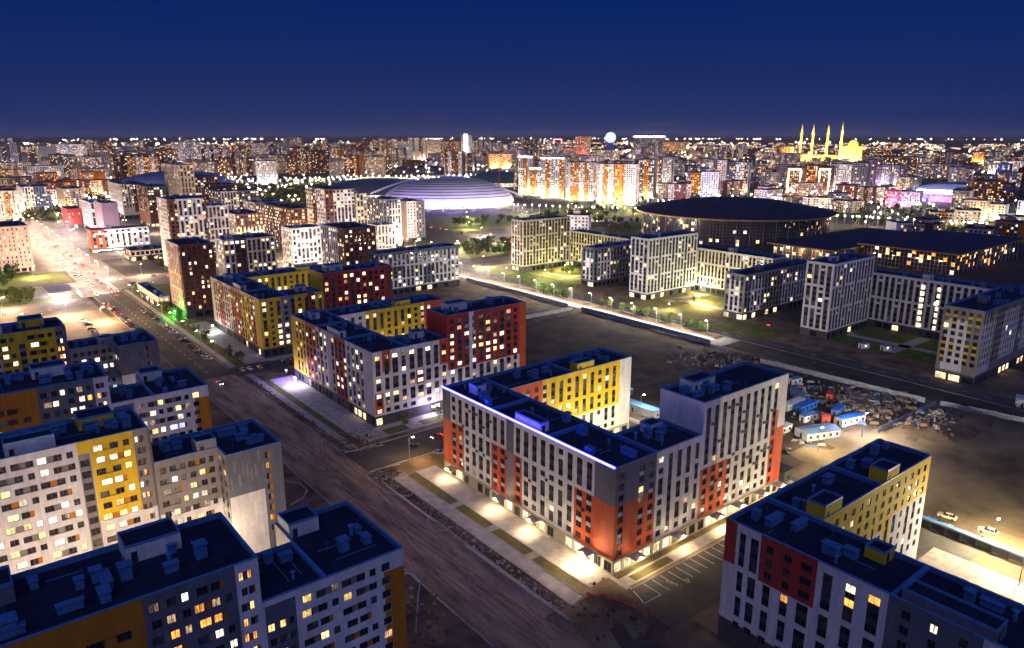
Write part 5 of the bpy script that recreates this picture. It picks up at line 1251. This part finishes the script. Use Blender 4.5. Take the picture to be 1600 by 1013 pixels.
# ---------------------------------------------------------------- trees
def crown_mesh(seed, h, w, k, n=230, cone=.5):
    rg = random.Random(seed); mb = MB(); cl = [(rg.gauss(0, w*.26), rg.gauss(0, w*.26), h*rg.uniform(.32, .92)) for _ in range(11)]
    for i in range(n):
        c = rg.choice(cl); sh = 1-cone*(c[2]/h); r = w*.20
        x, y, z = c[0]*sh+rg.gauss(0, r*.6), c[1]*sh+rg.gauss(0, r*.6), c[2]+rg.gauss(0, h*.07)
        s_ = rg.uniform(.16, .34)*w/3; a = Vector((rg.gauss(0, 1), rg.gauss(0, 1), rg.gauss(0, 1))).normalized(); b = a.orthogonal().normalized()*s_; a = a*s_; p = Vector((x, y, z))
        mb.face([p-a, p+b, p+a, p-b*.7], k)
    return mb.mesh('crown')
def trunk_mesh(h, r):
    mb = MB(); mb.tube((0, 0, -.1), (0, 0, h*.75), r, r*.35, 'bark', 6)
    for a in range(4): mb.tube((0, 0, h*(.3+.1*a)), (math.cos(a*1.7)*h*.16, math.sin(a*1.7)*h*.16, h*(.48+.1*a)), r*.4, r*.15, 'bark', 4)
    return mb.mesh('trunk')
CR_ = [crown_mesh(i, 5.5, 3.4, 'leaf') for i in range(4)]; CRB = [crown_mesh(i+9, 9, 7, 'leafd', 420, .2) for i in range(3)]; TR_ = trunk_mesh(5.5, .13); TRB = trunk_mesh(9, .25)
rt = random.Random(12)
def tree(x, y, label, group, big=False, s=1.0):
    t = thing('tree', label, 'tree', (x, y, 0), rt.uniform(0, 6), group); s *= rt.uniform(.8, 1.2); t.scale = (s, s, s)
    inst('trunk', TRB if big else TR_, t); inst('crown', rt.choice(CRB if big else CR_), t)
for y in list(range(246, 262, 5))+[272, 279, 291, 300, 311, 322, 330]+list(range(362, 402, 5)): tree(336.5+rt.uniform(-.6, .6), y+rt.uniform(-1, 1), 'young bright green tree on the edge of the lit walkway', 'young trees along the lit walkway', s=1.25)
for i in range(46): tree(rt.uniform(-10, 48), rt.choice((rt.uniform(652, 698), rt.uniform(575, 590))), 'broad green tree on the verge by the bright crossing', 'trees on the verge by the bright crossing', True)
for i in range(26): tree(rt.uniform(109, 114), rt.uniform(545, 590) if i < 10 else rt.uniform(356, 520), 'small green tree on the grass strip before the third block', 'trees on the grass strip of the boulevard')
for i in range(40): tree(rt.uniform(385, 468), rt.uniform(545, 605), 'green tree beside the wide road in the middle distance', 'trees beside the wide road', True)
for i in range(46): tree(rt.uniform(500, 840), rt.uniform(705, 760)+0*i, 'dark tree in the row before the violet shell', 'trees before the violet shell', True)
for i in range(30): tree(rt.uniform(150, 250), rt.uniform(655, 700), 'dark tree between the avenue and the brown towers', 'trees behind the brown tower', True)
for i in range(16): tree(rt.uniform(388, 422), rt.choice((rt.uniform(268, 325), rt.uniform(408, 455))), 'small tree on the yellow lit lawn of the framed blocks', 'small trees on the lit lawns')
for i in range(3): tree((148, 133, 158)[i]+0, (233, 234, 233.5)[i], 'small tree in a planted square before the striped second block', 'small trees before the striped second block')
mb = MB()
for i in range(5200):
    az = rt.uniform(-36, -2); d = math.exp(rt.uniform(math.log(1130), math.log(1800))); x, y = pol(az, d)
    if any((x-a)**2+(y-b)**2 < (q*.9)**2 for a, b, q in placed): continue
    if fbm(x*.01, y*.01) < .42: continue
    r = rt.uniform(2.5, 5); b = len(mb.v)
    for q in range(3):
        mb.octa((x+rt.gauss(0, r*.5), y+rt.gauss(0, r*.5), r*rt.uniform(.7, 1.3)), r*rt.uniform(.5, .9), 'leafd')
tag(mb.build('park_trees'), 'dark park woodland dotted with lamps before the far belt', 'trees', kind='stuff')
mb = MB()
for i in range(1400):
    az = rt.uniform(3, 36); d = math.exp(rt.uniform(math.log(880), math.log(2200))); x, y = pol(az, d)
    if any((x-a)**2+(y-b)**2 < (q*.9)**2 for a, b, q in placed) or fbm(x*.012, y*.012) < .5: continue
    r = rt.uniform(2.5, 5); mb.octa((x, y, r*.9), r, 'leafd'); mb.octa((x+3, y+2, r*.7), r*.7, 'leafd')
tag(mb.build('scattered_trees'), 'scattered dark trees among the low blocks on the right', 'trees', kind='stuff')

# ---------------------------------------------------------------- cars
for k, c in (('car_white', (.62, .62, .62)), ('car_grey', (.20, .21, .23)), ('car_black', (.018, .018, .022)), ('car_red', (.35, .02, .02)), ('car_blue', (.03, .06, .22)), ('car_beige', (.40, .34, .24))):
    M[k] = mat(k+'_paint', c, .3, .03, 1, spec=.6)
def car_parts(k):
    mb = MB(); W = .86
    prof = [(-2.15, .32), (2.15, .30), (2.2, .62), (2.05, .78), (1.05, .93), (-1.75, .98), (-2.15, .86)]
    n = len(prof)
    for sg in (-1, 1):
        mb.face([(x, sg*W, z) for x, z in (prof if sg < 0 else prof[::-1])], k)
    for i in range(n):
        (a, b), (c, d) = prof[i], prof[(i+1) % n]; mb.face([(a, W, b), (c, W, d), (c, -W, d), (a, -W, b)], k)
    rf_ = [(-1.25, 1.43), (.25, 1.46)]
    mb.face([(-1.25, -.62, 1.44), (.3, -.62, 1.46), (.3, .62, 1.46), (-1.25, .62, 1.44)], k)
    for x in (-.45,):
        for sg in (-1, 1): mb.face([(x, sg*.84, .95), (x+.1, sg*.84, .95), (x+.1, sg*.63, 1.44), (x, sg*.63, 1.44)][::sg], k)
    body = mb.mesh('body')
    gb = MB(); lo = [(-1.7, -.80, .96), (1.05, -.80, .93), (1.05, .80, .93), (-1.7, .80, .96)]; hi = [(-1.25, -.60, 1.43), (.3, -.60, 1.45), (.3, .60, 1.45), (-1.25, .60, 1.43)]
    for i in range(4): j = (i+1) % 4; gb.face([lo[i], lo[j], hi[j], hi[i]], 'glass')
    return body, gb.mesh('windows')
CARM = {k: car_parts(k) for k in ('car_white', 'car_grey', 'car_black', 'car_red', 'car_blue', 'car_beige')}
wm_ = MB(); wm_.tube((0, -.11, 0), (0, .11, 0), .32, .32, 'black', 12); wm_.tube((0, -.12, 0), (0, -.115, 0), .19, .19, 'metal', 8); WHEEL = wm_.mesh('wheel')
m_ = MB(); m_.box(2.12, 2.24, -.2, .2, -.07, .07, 'whitesheet'); HL = m_.mesh('headlight'); m_ = MB(); m_.box(2.12, 2.24, -.2, .2, -.07, .07, 'head'); HLON = m_.mesh('headlight')
m_ = MB(); m_.box(-2.24, -2.12, -.2, .2, -.07, .07, 'redsheet'); TL = m_.mesh('tail_light'); m_ = MB(); m_.box(-2.3, -2.12, -.3, .3, -.12, .12, 'tail'); TLON = m_.mesh('tail_light')
CW = {'car_white': 'white', 'car_grey': 'grey', 'car_black': 'black', 'car_red': 'red', 'car_blue': 'dark blue', 'car_beige': 'beige'}
def car(x, y, rz, k, where, group, on=False, full=True, sc=1.0):
    t = thing('car', f'{CW[k]} car {where}', 'car', (x, y, .02), rz, group); t.scale = (sc, sc, sc)
    inst('body', CARM[k][0], t); inst('windows', CARM[k][1], t)
    if full:
        for wx in (-1.35, 1.35):
            for wy in (-.80, .80): inst('wheel', WHEEL, t, (wx, wy, .32))
    if full or on:
        for wy in (-.58, .58): inst('headlight', HLON if on else HL, t, (0, wy, .66)); inst('tail_light', TLON if on else TL, t, (0, wy, .78))
    return t
rc = random.Random(31); KS = ('car_white', 'car_white', 'car_grey', 'car_black', 'car_black', 'car_red', 'car_blue', 'car_beige')
y = 372
while y < 512:
    if not (424 < y < 432 or 462 < y < 472) and rc.random() < .93: car(101+rc.uniform(-.3, .3), y, R(rc.choice((140, 320))+rc.uniform(-5, 5)), rc.choice(KS), 'in the slanted row on the right kerb', 'cars parked along the right kerb', full=y < 440)
    y += 3.3
y = 448
while y < 545:
    if rc.random() < .75: car(86.3+rc.uniform(-.3, .3), y, R(220+rc.uniform(-5, 5)), rc.choice(KS), 'in the row on the left kerb', 'cars parked along the left kerb', full=False)
    y += 4
for y in (462, 465.2, 474, 486, 489.4, 492.6, 500): car(66+rc.uniform(-.4, .4), y, R(rc.uniform(-6, 6)), rc.choice(KS[:5]), 'in the orange lit car park', 'cars in the orange lit car park', full=False)
for y in (532, 536, 545, 551, 556): car(rc.choice((30, 48, 54)), y, R(rc.uniform(80, 100)), rc.choice(KS), 'near the filling station in the orange lit car park', 'cars near the filling station', full=False)
for i, x in enumerate((108, 111.4, 116, 119.5, 128, 131.5, 135)): car(x, 343+rc.uniform(-1, 1), R(90+rc.uniform(-8, 8)), KS[i], 'on the cross street behind the striped second block', 'cars on the cross street')
car(93, 329, R(-88), 'car_white', 'driving alone down the middle of the boulevard', None, True).location.z = .22
car(126, 215, R(8), 'car_black', 'parked by the red lit lane between two blocks', None); car(137, 217.5, R(184), 'car_red', 'with glowing tail lights in the lane between two blocks', None, True)
car(130, 205, R(-48), 'car_grey', 'parked beside the lit court behind the LED edged block', None)
car(228.5, 128.5, R(38), 'car_grey', 'alone on the sandy lane behind the LED edged block', None)
car(222.7, 73.5, R(98), 'car_beige', 'on the yellow lit sand, leftmost of two pale cars', None, sc=1.15); car(222.8, 62.6, R(97), 'car_beige', 'on the yellow lit sand, above the bright lamp', None, sc=1.15)
car(216.6, 75, R(70), 'car_blue', 'nose in at the low wall, leftmost of three', None); car(216.4, 70.6, R(78), 'car_grey', 'nose in at the low wall, middle of three', None); car(216.8, 63.6, R(82), 'car_black', 'nose in at the low wall, rightmost of three', None)
car(382, 235, R(12), 'car_red', 'at the foot of the dark framed block', None, True)
for i in range(46):
    y = rc.uniform(592, 1100) if i > 16 else rc.uniform(545, 700); lane = rc.choice((86.5, 90, 97, 100.5)); up = lane > 94
    car(lane, y, R(90 if up else -90), rc.choice(KS), 'in traffic on the bright avenue, '+('tail lights' if up else 'headlights')+' towards us', 'cars in traffic on the bright avenue', True, False)
for i in range(14): car(rc.uniform(110, 250), rc.choice((600, 606, 622, 628)), R(rc.choice((0, 180))), rc.choice(KS), 'in traffic on the cross road', 'cars in traffic on the cross road', True, False)
for i in range(18): car(474+rc.uniform(0, 6), rc.uniform(500, 900), R(90), rc.choice(KS), 'on the wide road before the violet shell', 'cars on the wide road', True, False)

# ---------------------------------------------------------------- fences, containers, sheds, people
def fence(label, p, q, h, k='fence', step=4.0, lean=0.0):
    L = math.dist(p, q); a = math.atan2(q[1]-p[1], q[0]-p[0]); t = thing('fence', label, 'fence', (p[0], p[1], 0), a); n = int(L/step); m1 = MB()
    m1.box(.05, step-.05, -.05, .05, .1, h, k); m1.box(.05, step-.05, .05, .12, h*.75, h*.8, k); me = m1.mesh('fence_panel'); m2 = MB(); m2.box(-.09, .09, -.1, .1, -.1, h+.15, 'metal'); mp = m2.mesh('fence_post')
    for i in range(n):
        o = inst('fence_panel', me, t, (i*step, 0, rc.uniform(-.1, .1)), rc.uniform(-lean, lean)); inst('fence_post', mp, t, (i*step, 0, 0))
fence('dark navy sheet fence between the empty lot and the lit walkway', (321, 232), (321, 334), 2.6, 'bluepaint', 4)
fence('pale sheet fence along the near side of the lit walkway, far part', (321, 345), (321, 460), 2.2, 'fence', 5)
fence('pale fence closing the far side of the dark lot', (262, 336.5), (320, 336.5), 2.4)
fence('pale fence at the far end of the pit behind the red tower wing', (250, 462), (320, 464), 2.4, 'fence', 5)
fence('long white site fence running from the container yard to its corner', (313, 196), (318, 118), 2.4)
fence('white site fence turning in towards the sandy yard', (318, 116), (270, 117), 2.4, lean=.05)
fence('crumpled silver fence along the top of the right hand sand', (320, 115), (330, 62), 2.2, 'fence', 5, .18)
def cabin(x, y, L, W, h, rz, wall, roof_, label, name='site_cabin', cat='site cabin', pitch=0.0, lit=False):
    t = thing(name, label, cat, (x, y, 0), rz)
    m1 = MB(); m1.box(-L/2, L/2, -W/2, W/2, 0, h, wall); m1.build('wall', t)
    m1 = MB(); e = .2
    if pitch:
        for sg in (-1, 1): m1.face([(-L/2-e, sg*(W/2+e), h), (L/2+e, sg*(W/2+e), h), (L/2+e, 0, h+pitch), (-L/2-e, 0, h+pitch)][::sg], roof_)
        m1.face([(-L/2-e, -W/2-e, h+.003), (-L/2-e, W/2+e, h+.003), (-L/2-e, 0, h+pitch)], wall); m1.face([(L/2+e, -W/2-e, h+.003), (L/2+e, W/2+e, h+.003), (L/2+e, 0, h+pitch)], wall)
    else: m1.box(-L/2-e, L/2+e, -W/2-e, W/2+e, h+.003, h+.18, roof_)
    m1.build('roof', t)
    n = max(1, int(L/3))
    for i in range(n):
        m1 = MB(); x0 = -L/2+(i+.5)*L/n-.5; m1.box(x0, x0+1, -W/2-.05, -W/2-.01, 1.0, 2.0, 'lit_w' if lit else 'glass'); m1.build('window', t)
    m1 = MB(); m1.box(-L/2-.05, -L/2-.01, -.45, .45, .05, 2.1, 'ventdark'); m1.build('door', t)
    return t
cabin(250, 130, 15, 7, 3, R(-20), 'whitesheet', 'bluepaint', 'long shed with a dark blue roof at the near edge of the container yard', pitch=.7)
cabin(272, 129, 13, 4, 3, R(-12)+R(90)*0, 'whitesheet', 'bluesheet', 'white cabin with a bright blue roof beside the floodlit sand', pitch=.3)
cabin(240, 140, 14, 2.8, 2.6, R(-52+52), 'whitesheet', 'whitesheet', 'long white container at the near left of the yard', 'container', 'container')
cabin(270, 152, 13, 3, 2.7, 0, 'whitesheet', 'whitesheet', 'white and grey container row end in the middle of the yard', 'container', 'container')
cabin(272, 147.5, 12, 3, 2.7, 0, 'bluesheet', 'bluesheet', 'blue container beside the white one in the yard', 'container', 'container')
cabin(256, 158, 12, 2.6, 2.6, R(4), 'bluesheet', 'whitesheet', 'blue sided container with a white roof against the tall white wing', 'container', 'container')
cabin(283, 157, 9, 2.5, 2.6, R(70), 'bluepaint', 'bluepaint', 'dark blue container in the back of the yard', 'container', 'container')
cabin(292, 148, 6, 2.5, 2.6, R(20), 'redsheet', 'redsheet', 'small red container among the stacked material', 'container', 'container')
cabin(264, 134.5, 4, 3, 3.4, R(30), 'redsheet', 'redsheet', 'squat red tank cabin between the blue roofed sheds', 'site_cabin', 'site cabin')
cabin(262, 140.5, 8, 2.6, 2.6, R(-8), 'whitesheet', 'cap', 'pale cabin with open racks beside the red tank cabin', 'site_cabin', 'site cabin')
cabin(278, 137, 9, 2.6, 2.6, R(10), 'bluepaint', 'bluesheet', 'low blue container behind the bright blue roof', 'container', 'container')
cabin(298, 168, 6, 2.5, 2.7, R(-10), 'whitesheet', 'cap', 'grey white container near the far site fence', 'container', 'container')
cabin(216, 190, 4.5, 22, 3.2, R(3), 'whitesheet', 'cap', 'long grey roofed shed with a floodlit end behind the yellow wing', 'shed', 'shed')
cabin(347, 94, 7, 4, 3.2, R(20), 'whitesheet', 'whitesheet', 'white lit hut alone at the right edge', 'hut', 'hut', lit=True)
cabin(379, 177, 5, 2.5, 2.6, R(-20), 'whitesheet', 'cap', 'white lit site cabin in the dark court, left one', lit=True); cabin(384, 168, 5, 2.5, 2.6, R(-15), 'whitesheet', 'cap', 'white lit site cabin in the dark court, right one', lit=True)
cabin(207.5, 122, 5, 12, 4, 0, 'darkstone', 'roof', 'low dark annex at the right foot of the LED edged block', 'annex', 'annex')
m1 = MB(); m1.tube((0, 0, 0), (0, 0, 2.6), 1.2, 1.2, 'bluesheet', 14); m1.tube((0, 0, 2.6), (0, 0, 2.8), 1.25, .9, 'whitesheet', 14); tag(m1.build('water_tank', loc=(229, 205, 0)), 'small blue round tank on the dirt behind the yellow wing', 'tank')
# stacked material and rubble in the yard
mb = MB()
for i in range(950):
    u = rc.random()
    if u < .35: x, y = rc.gauss(300, 9), rc.gauss(136, 8)
    elif u < .55: x, y = rc.gauss(292, 6), rc.gauss(108, 4)
    elif u < .8: x, y = rc.gauss(300, 9), rc.gauss(208, 12)
    else: x, y = rc.uniform(238, 312), rc.uniform(124, 176)
    if y < 119 and u > .55: continue
    k, z = zone(x, y); L = rc.uniform(.3, 2.8) if u < .35 or u > .8 else rc.uniform(.4, 1.5)
    mb.obox((x, y), L, rc.uniform(.12, .6), z-.1, max(z, 0)+rc.uniform(.2, 1.2), rc.choice((R(38), R(-52), rc.uniform(0, 3))), rc.choice(('wood', 'wood', 'dirt', 'dirt', 'metal', 'darkdirt', 'darkdirt', 'bluepaint', 'kerb')), taper=.9 if u < .35 else .6)
tag(mb.build('building_material'), 'stacked timber, pipes and rubble strewn over the building yard', 'rubble', kind='stuff')
# orange barrier net round the excavated pit
net = thing('barrier_net', 'sagging orange barrier net along the rim of the dark pit', 'barrier net', (0, 0, 0)); PN = [(113, 112.5), (115.5, 109.5), (117.5, 106), (118.6, 102), (118.2, 98), (117, 94.5), (116.8, 91), (115, 88), (113.5, 85)]
for (a, b), (c, d) in zip(PN, PN[1:]):
    m1 = MB(); za, zb = zone(a, b)[1], zone(c, d)[1]; n = 4
    for i in range(n):
        t0, t1 = i/n, (i+1)/n; s0, s1 = .95-.5*math.sin(math.pi*t0), .95-.5*math.sin(math.pi*t1); f = lambda t, z: (a+(c-a)*t, b+(d-b)*t, za+(zb-za)*t+z)
        m1.face([f(t0, .05), f(t1, .05), f(t1, s1), f(t0, s0)], 'net')
    m1.build('net', net); m1 = MB(); m1.tube((a, b, za-.1), (a, b, za+1.15), .04, .04, 'metal', 5); m1.build('stake', net)
# filling station
fs = thing('filling_station', 'white filling station canopy with a blue top, floodlit from below', 'filling station', (57, 570, 0))
m1 = MB(); m1.box(0, 16, 0, 30, 5.6, 6.5, 'whitesheet', top='bluedome'); m1.build('canopy', fs)
for x in (3, 13):
    for y in (4, 15, 26):
        m1 = MB(); m1.tube((x, y, 0), (x, y, 5.6), .25, .25, 'whitesheet', 8); m1.build('column', fs); m1 = MB(); m1.box(x-.4, x+.4, y+1, y+2.2, 0, 1.8, 'bluesheet'); m1.build('pump', fs); point((x+(2 if x < 8 else -2), y, 5.2), 3000, (.95, .9, 1), .3, fs)
m1 = MB(); m1.box(20, 27, 4, 22, 0, 4, 'whitesheet', top='roof'); m1.build('shop', fs)
for i in range(5): m1 = MB(); m1.box(19.9, 19.96, 5+i*3.3, 7.6+i*3.3, .5, 3, 'shop'); m1.build('window', fs)
# low garage wall on the right, retaining the sand
gw = thing('garage_wall', 'long low dark wall with open bays beside the yellow lit sand', 'wall', (212, 30, 0))
m1 = MB(); m1.box(0, 1.6, 0, 50, 2.2, 2.7, 'concrete', top='cap'); m1.build('roof', gw)
for i in range(13): m1 = MB(); m1.box(.1, 1.5, i*4, i*4+.4, 0, 2.2, 'darkstone'); m1.build('pier', gw)
m1 = MB(); m1.box(1.3, 1.55, .4, 50, 0, 2.2, 'darkstone'); m1.build('wall', gw)
# air conditioners hung on the LED edged block
m1 = MB(); m1.box(-.5, .5, -.35, 0, 0, .7, 'bluegrey'); m1.box(-.3, .3, -.38, -.35, .1, .6, 'ventdark'); AC = m1.mesh('air_conditioner')
for i in range(16): c = rc.randint(1, 16); inst('air_conditioner', AC, BC.e, (-.01, 78-4.5-66/18*(c+1)+.0, GF+rc.randint(3, 7)*FH+.2), -math.pi/2)
for i in range(16): c = rc.randint(1, 9); inst('air_conditioner', AC, BC.e, (34+.4+36.6/10*c, -.01, GF+rc.randint(3, 10)*FH+.2), 0)
# one person on the dusty road
def person(x, y, label, rz):
    t = thing('person', label, 'person', (x, y, rh(x, y)+.01), rz); me = bpy.data.meshes.new('body')
    V_ = [(0, 0, .95), (0, 0, 1.2), (0, 0, 1.42), (0, 0, 1.52), (0, .02, 1.66), (.2, 0, 1.42), (.26, .02, 1.15), (.24, .12, .92), (-.2, 0, 1.42), (-.26, -.04, 1.15), (-.24, .02, .90), (.1, 0, .9), (.11, .14, .5), (.11, .06, .08), (.11, .2, .04), (-.1, 0, .9), (-.11, -.02, .5), (-.11, -.2, .1), (-.11, -.08, .04)]
    E_ = [(0, 1), (1, 2), (2, 3), (3, 4), (2, 5), (5, 6), (6, 7), (2, 8), (8, 9), (9, 10), (0, 11), (11, 12), (12, 13), (13, 14), (0, 15), (15, 16), (16, 17), (17, 18)]
    r_ = [.16, .15, .15, .06, .11, .07, .05, .04, .07, .05, .04, .1, .07, .05, .05, .1, .07, .05, .05]
    me.from_pydata(V_, E_, []); me.materials.append(M['car_black']); o = bpy.data.objects.new('body', me); COL.objects.link(o); o.parent = t
    mo = o.modifiers.new('skin', 'SKIN'); 
    for i, v in enumerate(me.skin_vertices[0].data): v.radius = (r_[i], r_[i]); v.use_root = (i == 0)
    o.modifiers.new('sub', 'SUBSURF').levels = 1
def skin_ready():
    m = bpy.data.meshes.new('t'); m.from_pydata([(0, 0, 0), (0, 0, 1)], [(0, 1)], []); o = bpy.data.objects.new('t', m); o.modifiers.new('s', 'SKIN'); n = len(m.skin_vertices); bpy.data.objects.remove(o); bpy.data.meshes.remove(m); return n
if skin_ready(): person(85, 139, 'lone person in dark clothes walking on the dusty road', R(40))
else:
    def person2():
        t = thing('person', 'lone person in dark clothes walking on the dusty road', 'person', (85, 139, rh(85, 139)+.01), R(40)); m1 = MB()
        for p, q, a, b in (((.1, .12, .05), (.1, .05, .5), .06, .08), ((.1, .05, .5), (.08, 0, .95), .08, .11), ((-.1, -.15, .05), (-.1, -.02, .5), .06, .08), ((-.1, -.02, .5), (-.08, 0, .95), .08, .11), ((0, 0, .9), (0, 0, 1.45), .16, .19), ((0, 0, 1.45), (0, 0, 1.55), .07, .06), ((0, .02, 1.52), (0, .02, 1.78), .10, .08), ((.2, 0, 1.42), (.26, .03, 1.1), .06, .05), ((.26, .03, 1.1), (.22, .15, .9), .05, .04), ((-.2, 0, 1.42), (-.26, -.05, 1.1), .06, .05), ((-.26, -.05, 1.1), (-.22, .0, .88), .05, .04)): m1.tube(p, q, a, b, 'car_black', 8)
        m1.build('body', t)
    person2()

# ---------------------------------------------------------------- labels that single out members of a row
ORD = 'first second third fourth fifth sixth seventh eighth ninth tenth eleventh twelfth thirteenth fourteenth fifteenth sixteenth seventeenth eighteenth nineteenth twentieth'.split()
ORD += ['twenty '+q for q in ORD[:9]]+['thirtieth']+['thirty '+q for q in ORD[:9]]+['fortieth']+['forty '+q for q in ORD[:9]]
by = {}
for o in COL.objects:
    if o.parent is None and o.get('label') and not o.get('kind'): by.setdefault(o['label'], []).append(o)
for lb, os_ in by.items():
    n = len(os_)
    if n < 2 or n > len(ORD) or 'distant street lamps' in os_[0].get('group', ''): continue
    os_.sort(key=lambda o: -math.atan2(o.location.y, o.location.x))
    for i, o in enumerate(os_):
        w = ('left one' if i == 0 else 'right one') if n == 2 else ORD[i]+' from the left'
        new = lb+', '+w if not lb.startswith('middling') else lb.replace('middling ', '', 1)+', '+w
        if len(new.split()) <= 16: o['label'] = new

# ---------------------------------------------------------------- night air over the city
hz = MB(); hz.box(-32000, 32000, -32000, 32000, -4.5, 165, 'metal'); ho = hz.build('haze', kind='stuff'); ho.data.materials.clear()
hm = bpy.data.materials.new('haze'); hm.use_nodes = True; hn = hm.node_tree.nodes; hn.clear()
o_ = hn.new('ShaderNodeOutputMaterial'); v_ = hn.new('ShaderNodeVolumePrincipled')
v_.inputs['Color'].default_value = (.92, .90, .95, 1); v_.inputs['Density'].default_value = .000022
hm.node_tree.links.new(v_.outputs[0], o_.inputs['Volume']); ho.data.materials.append(hm)
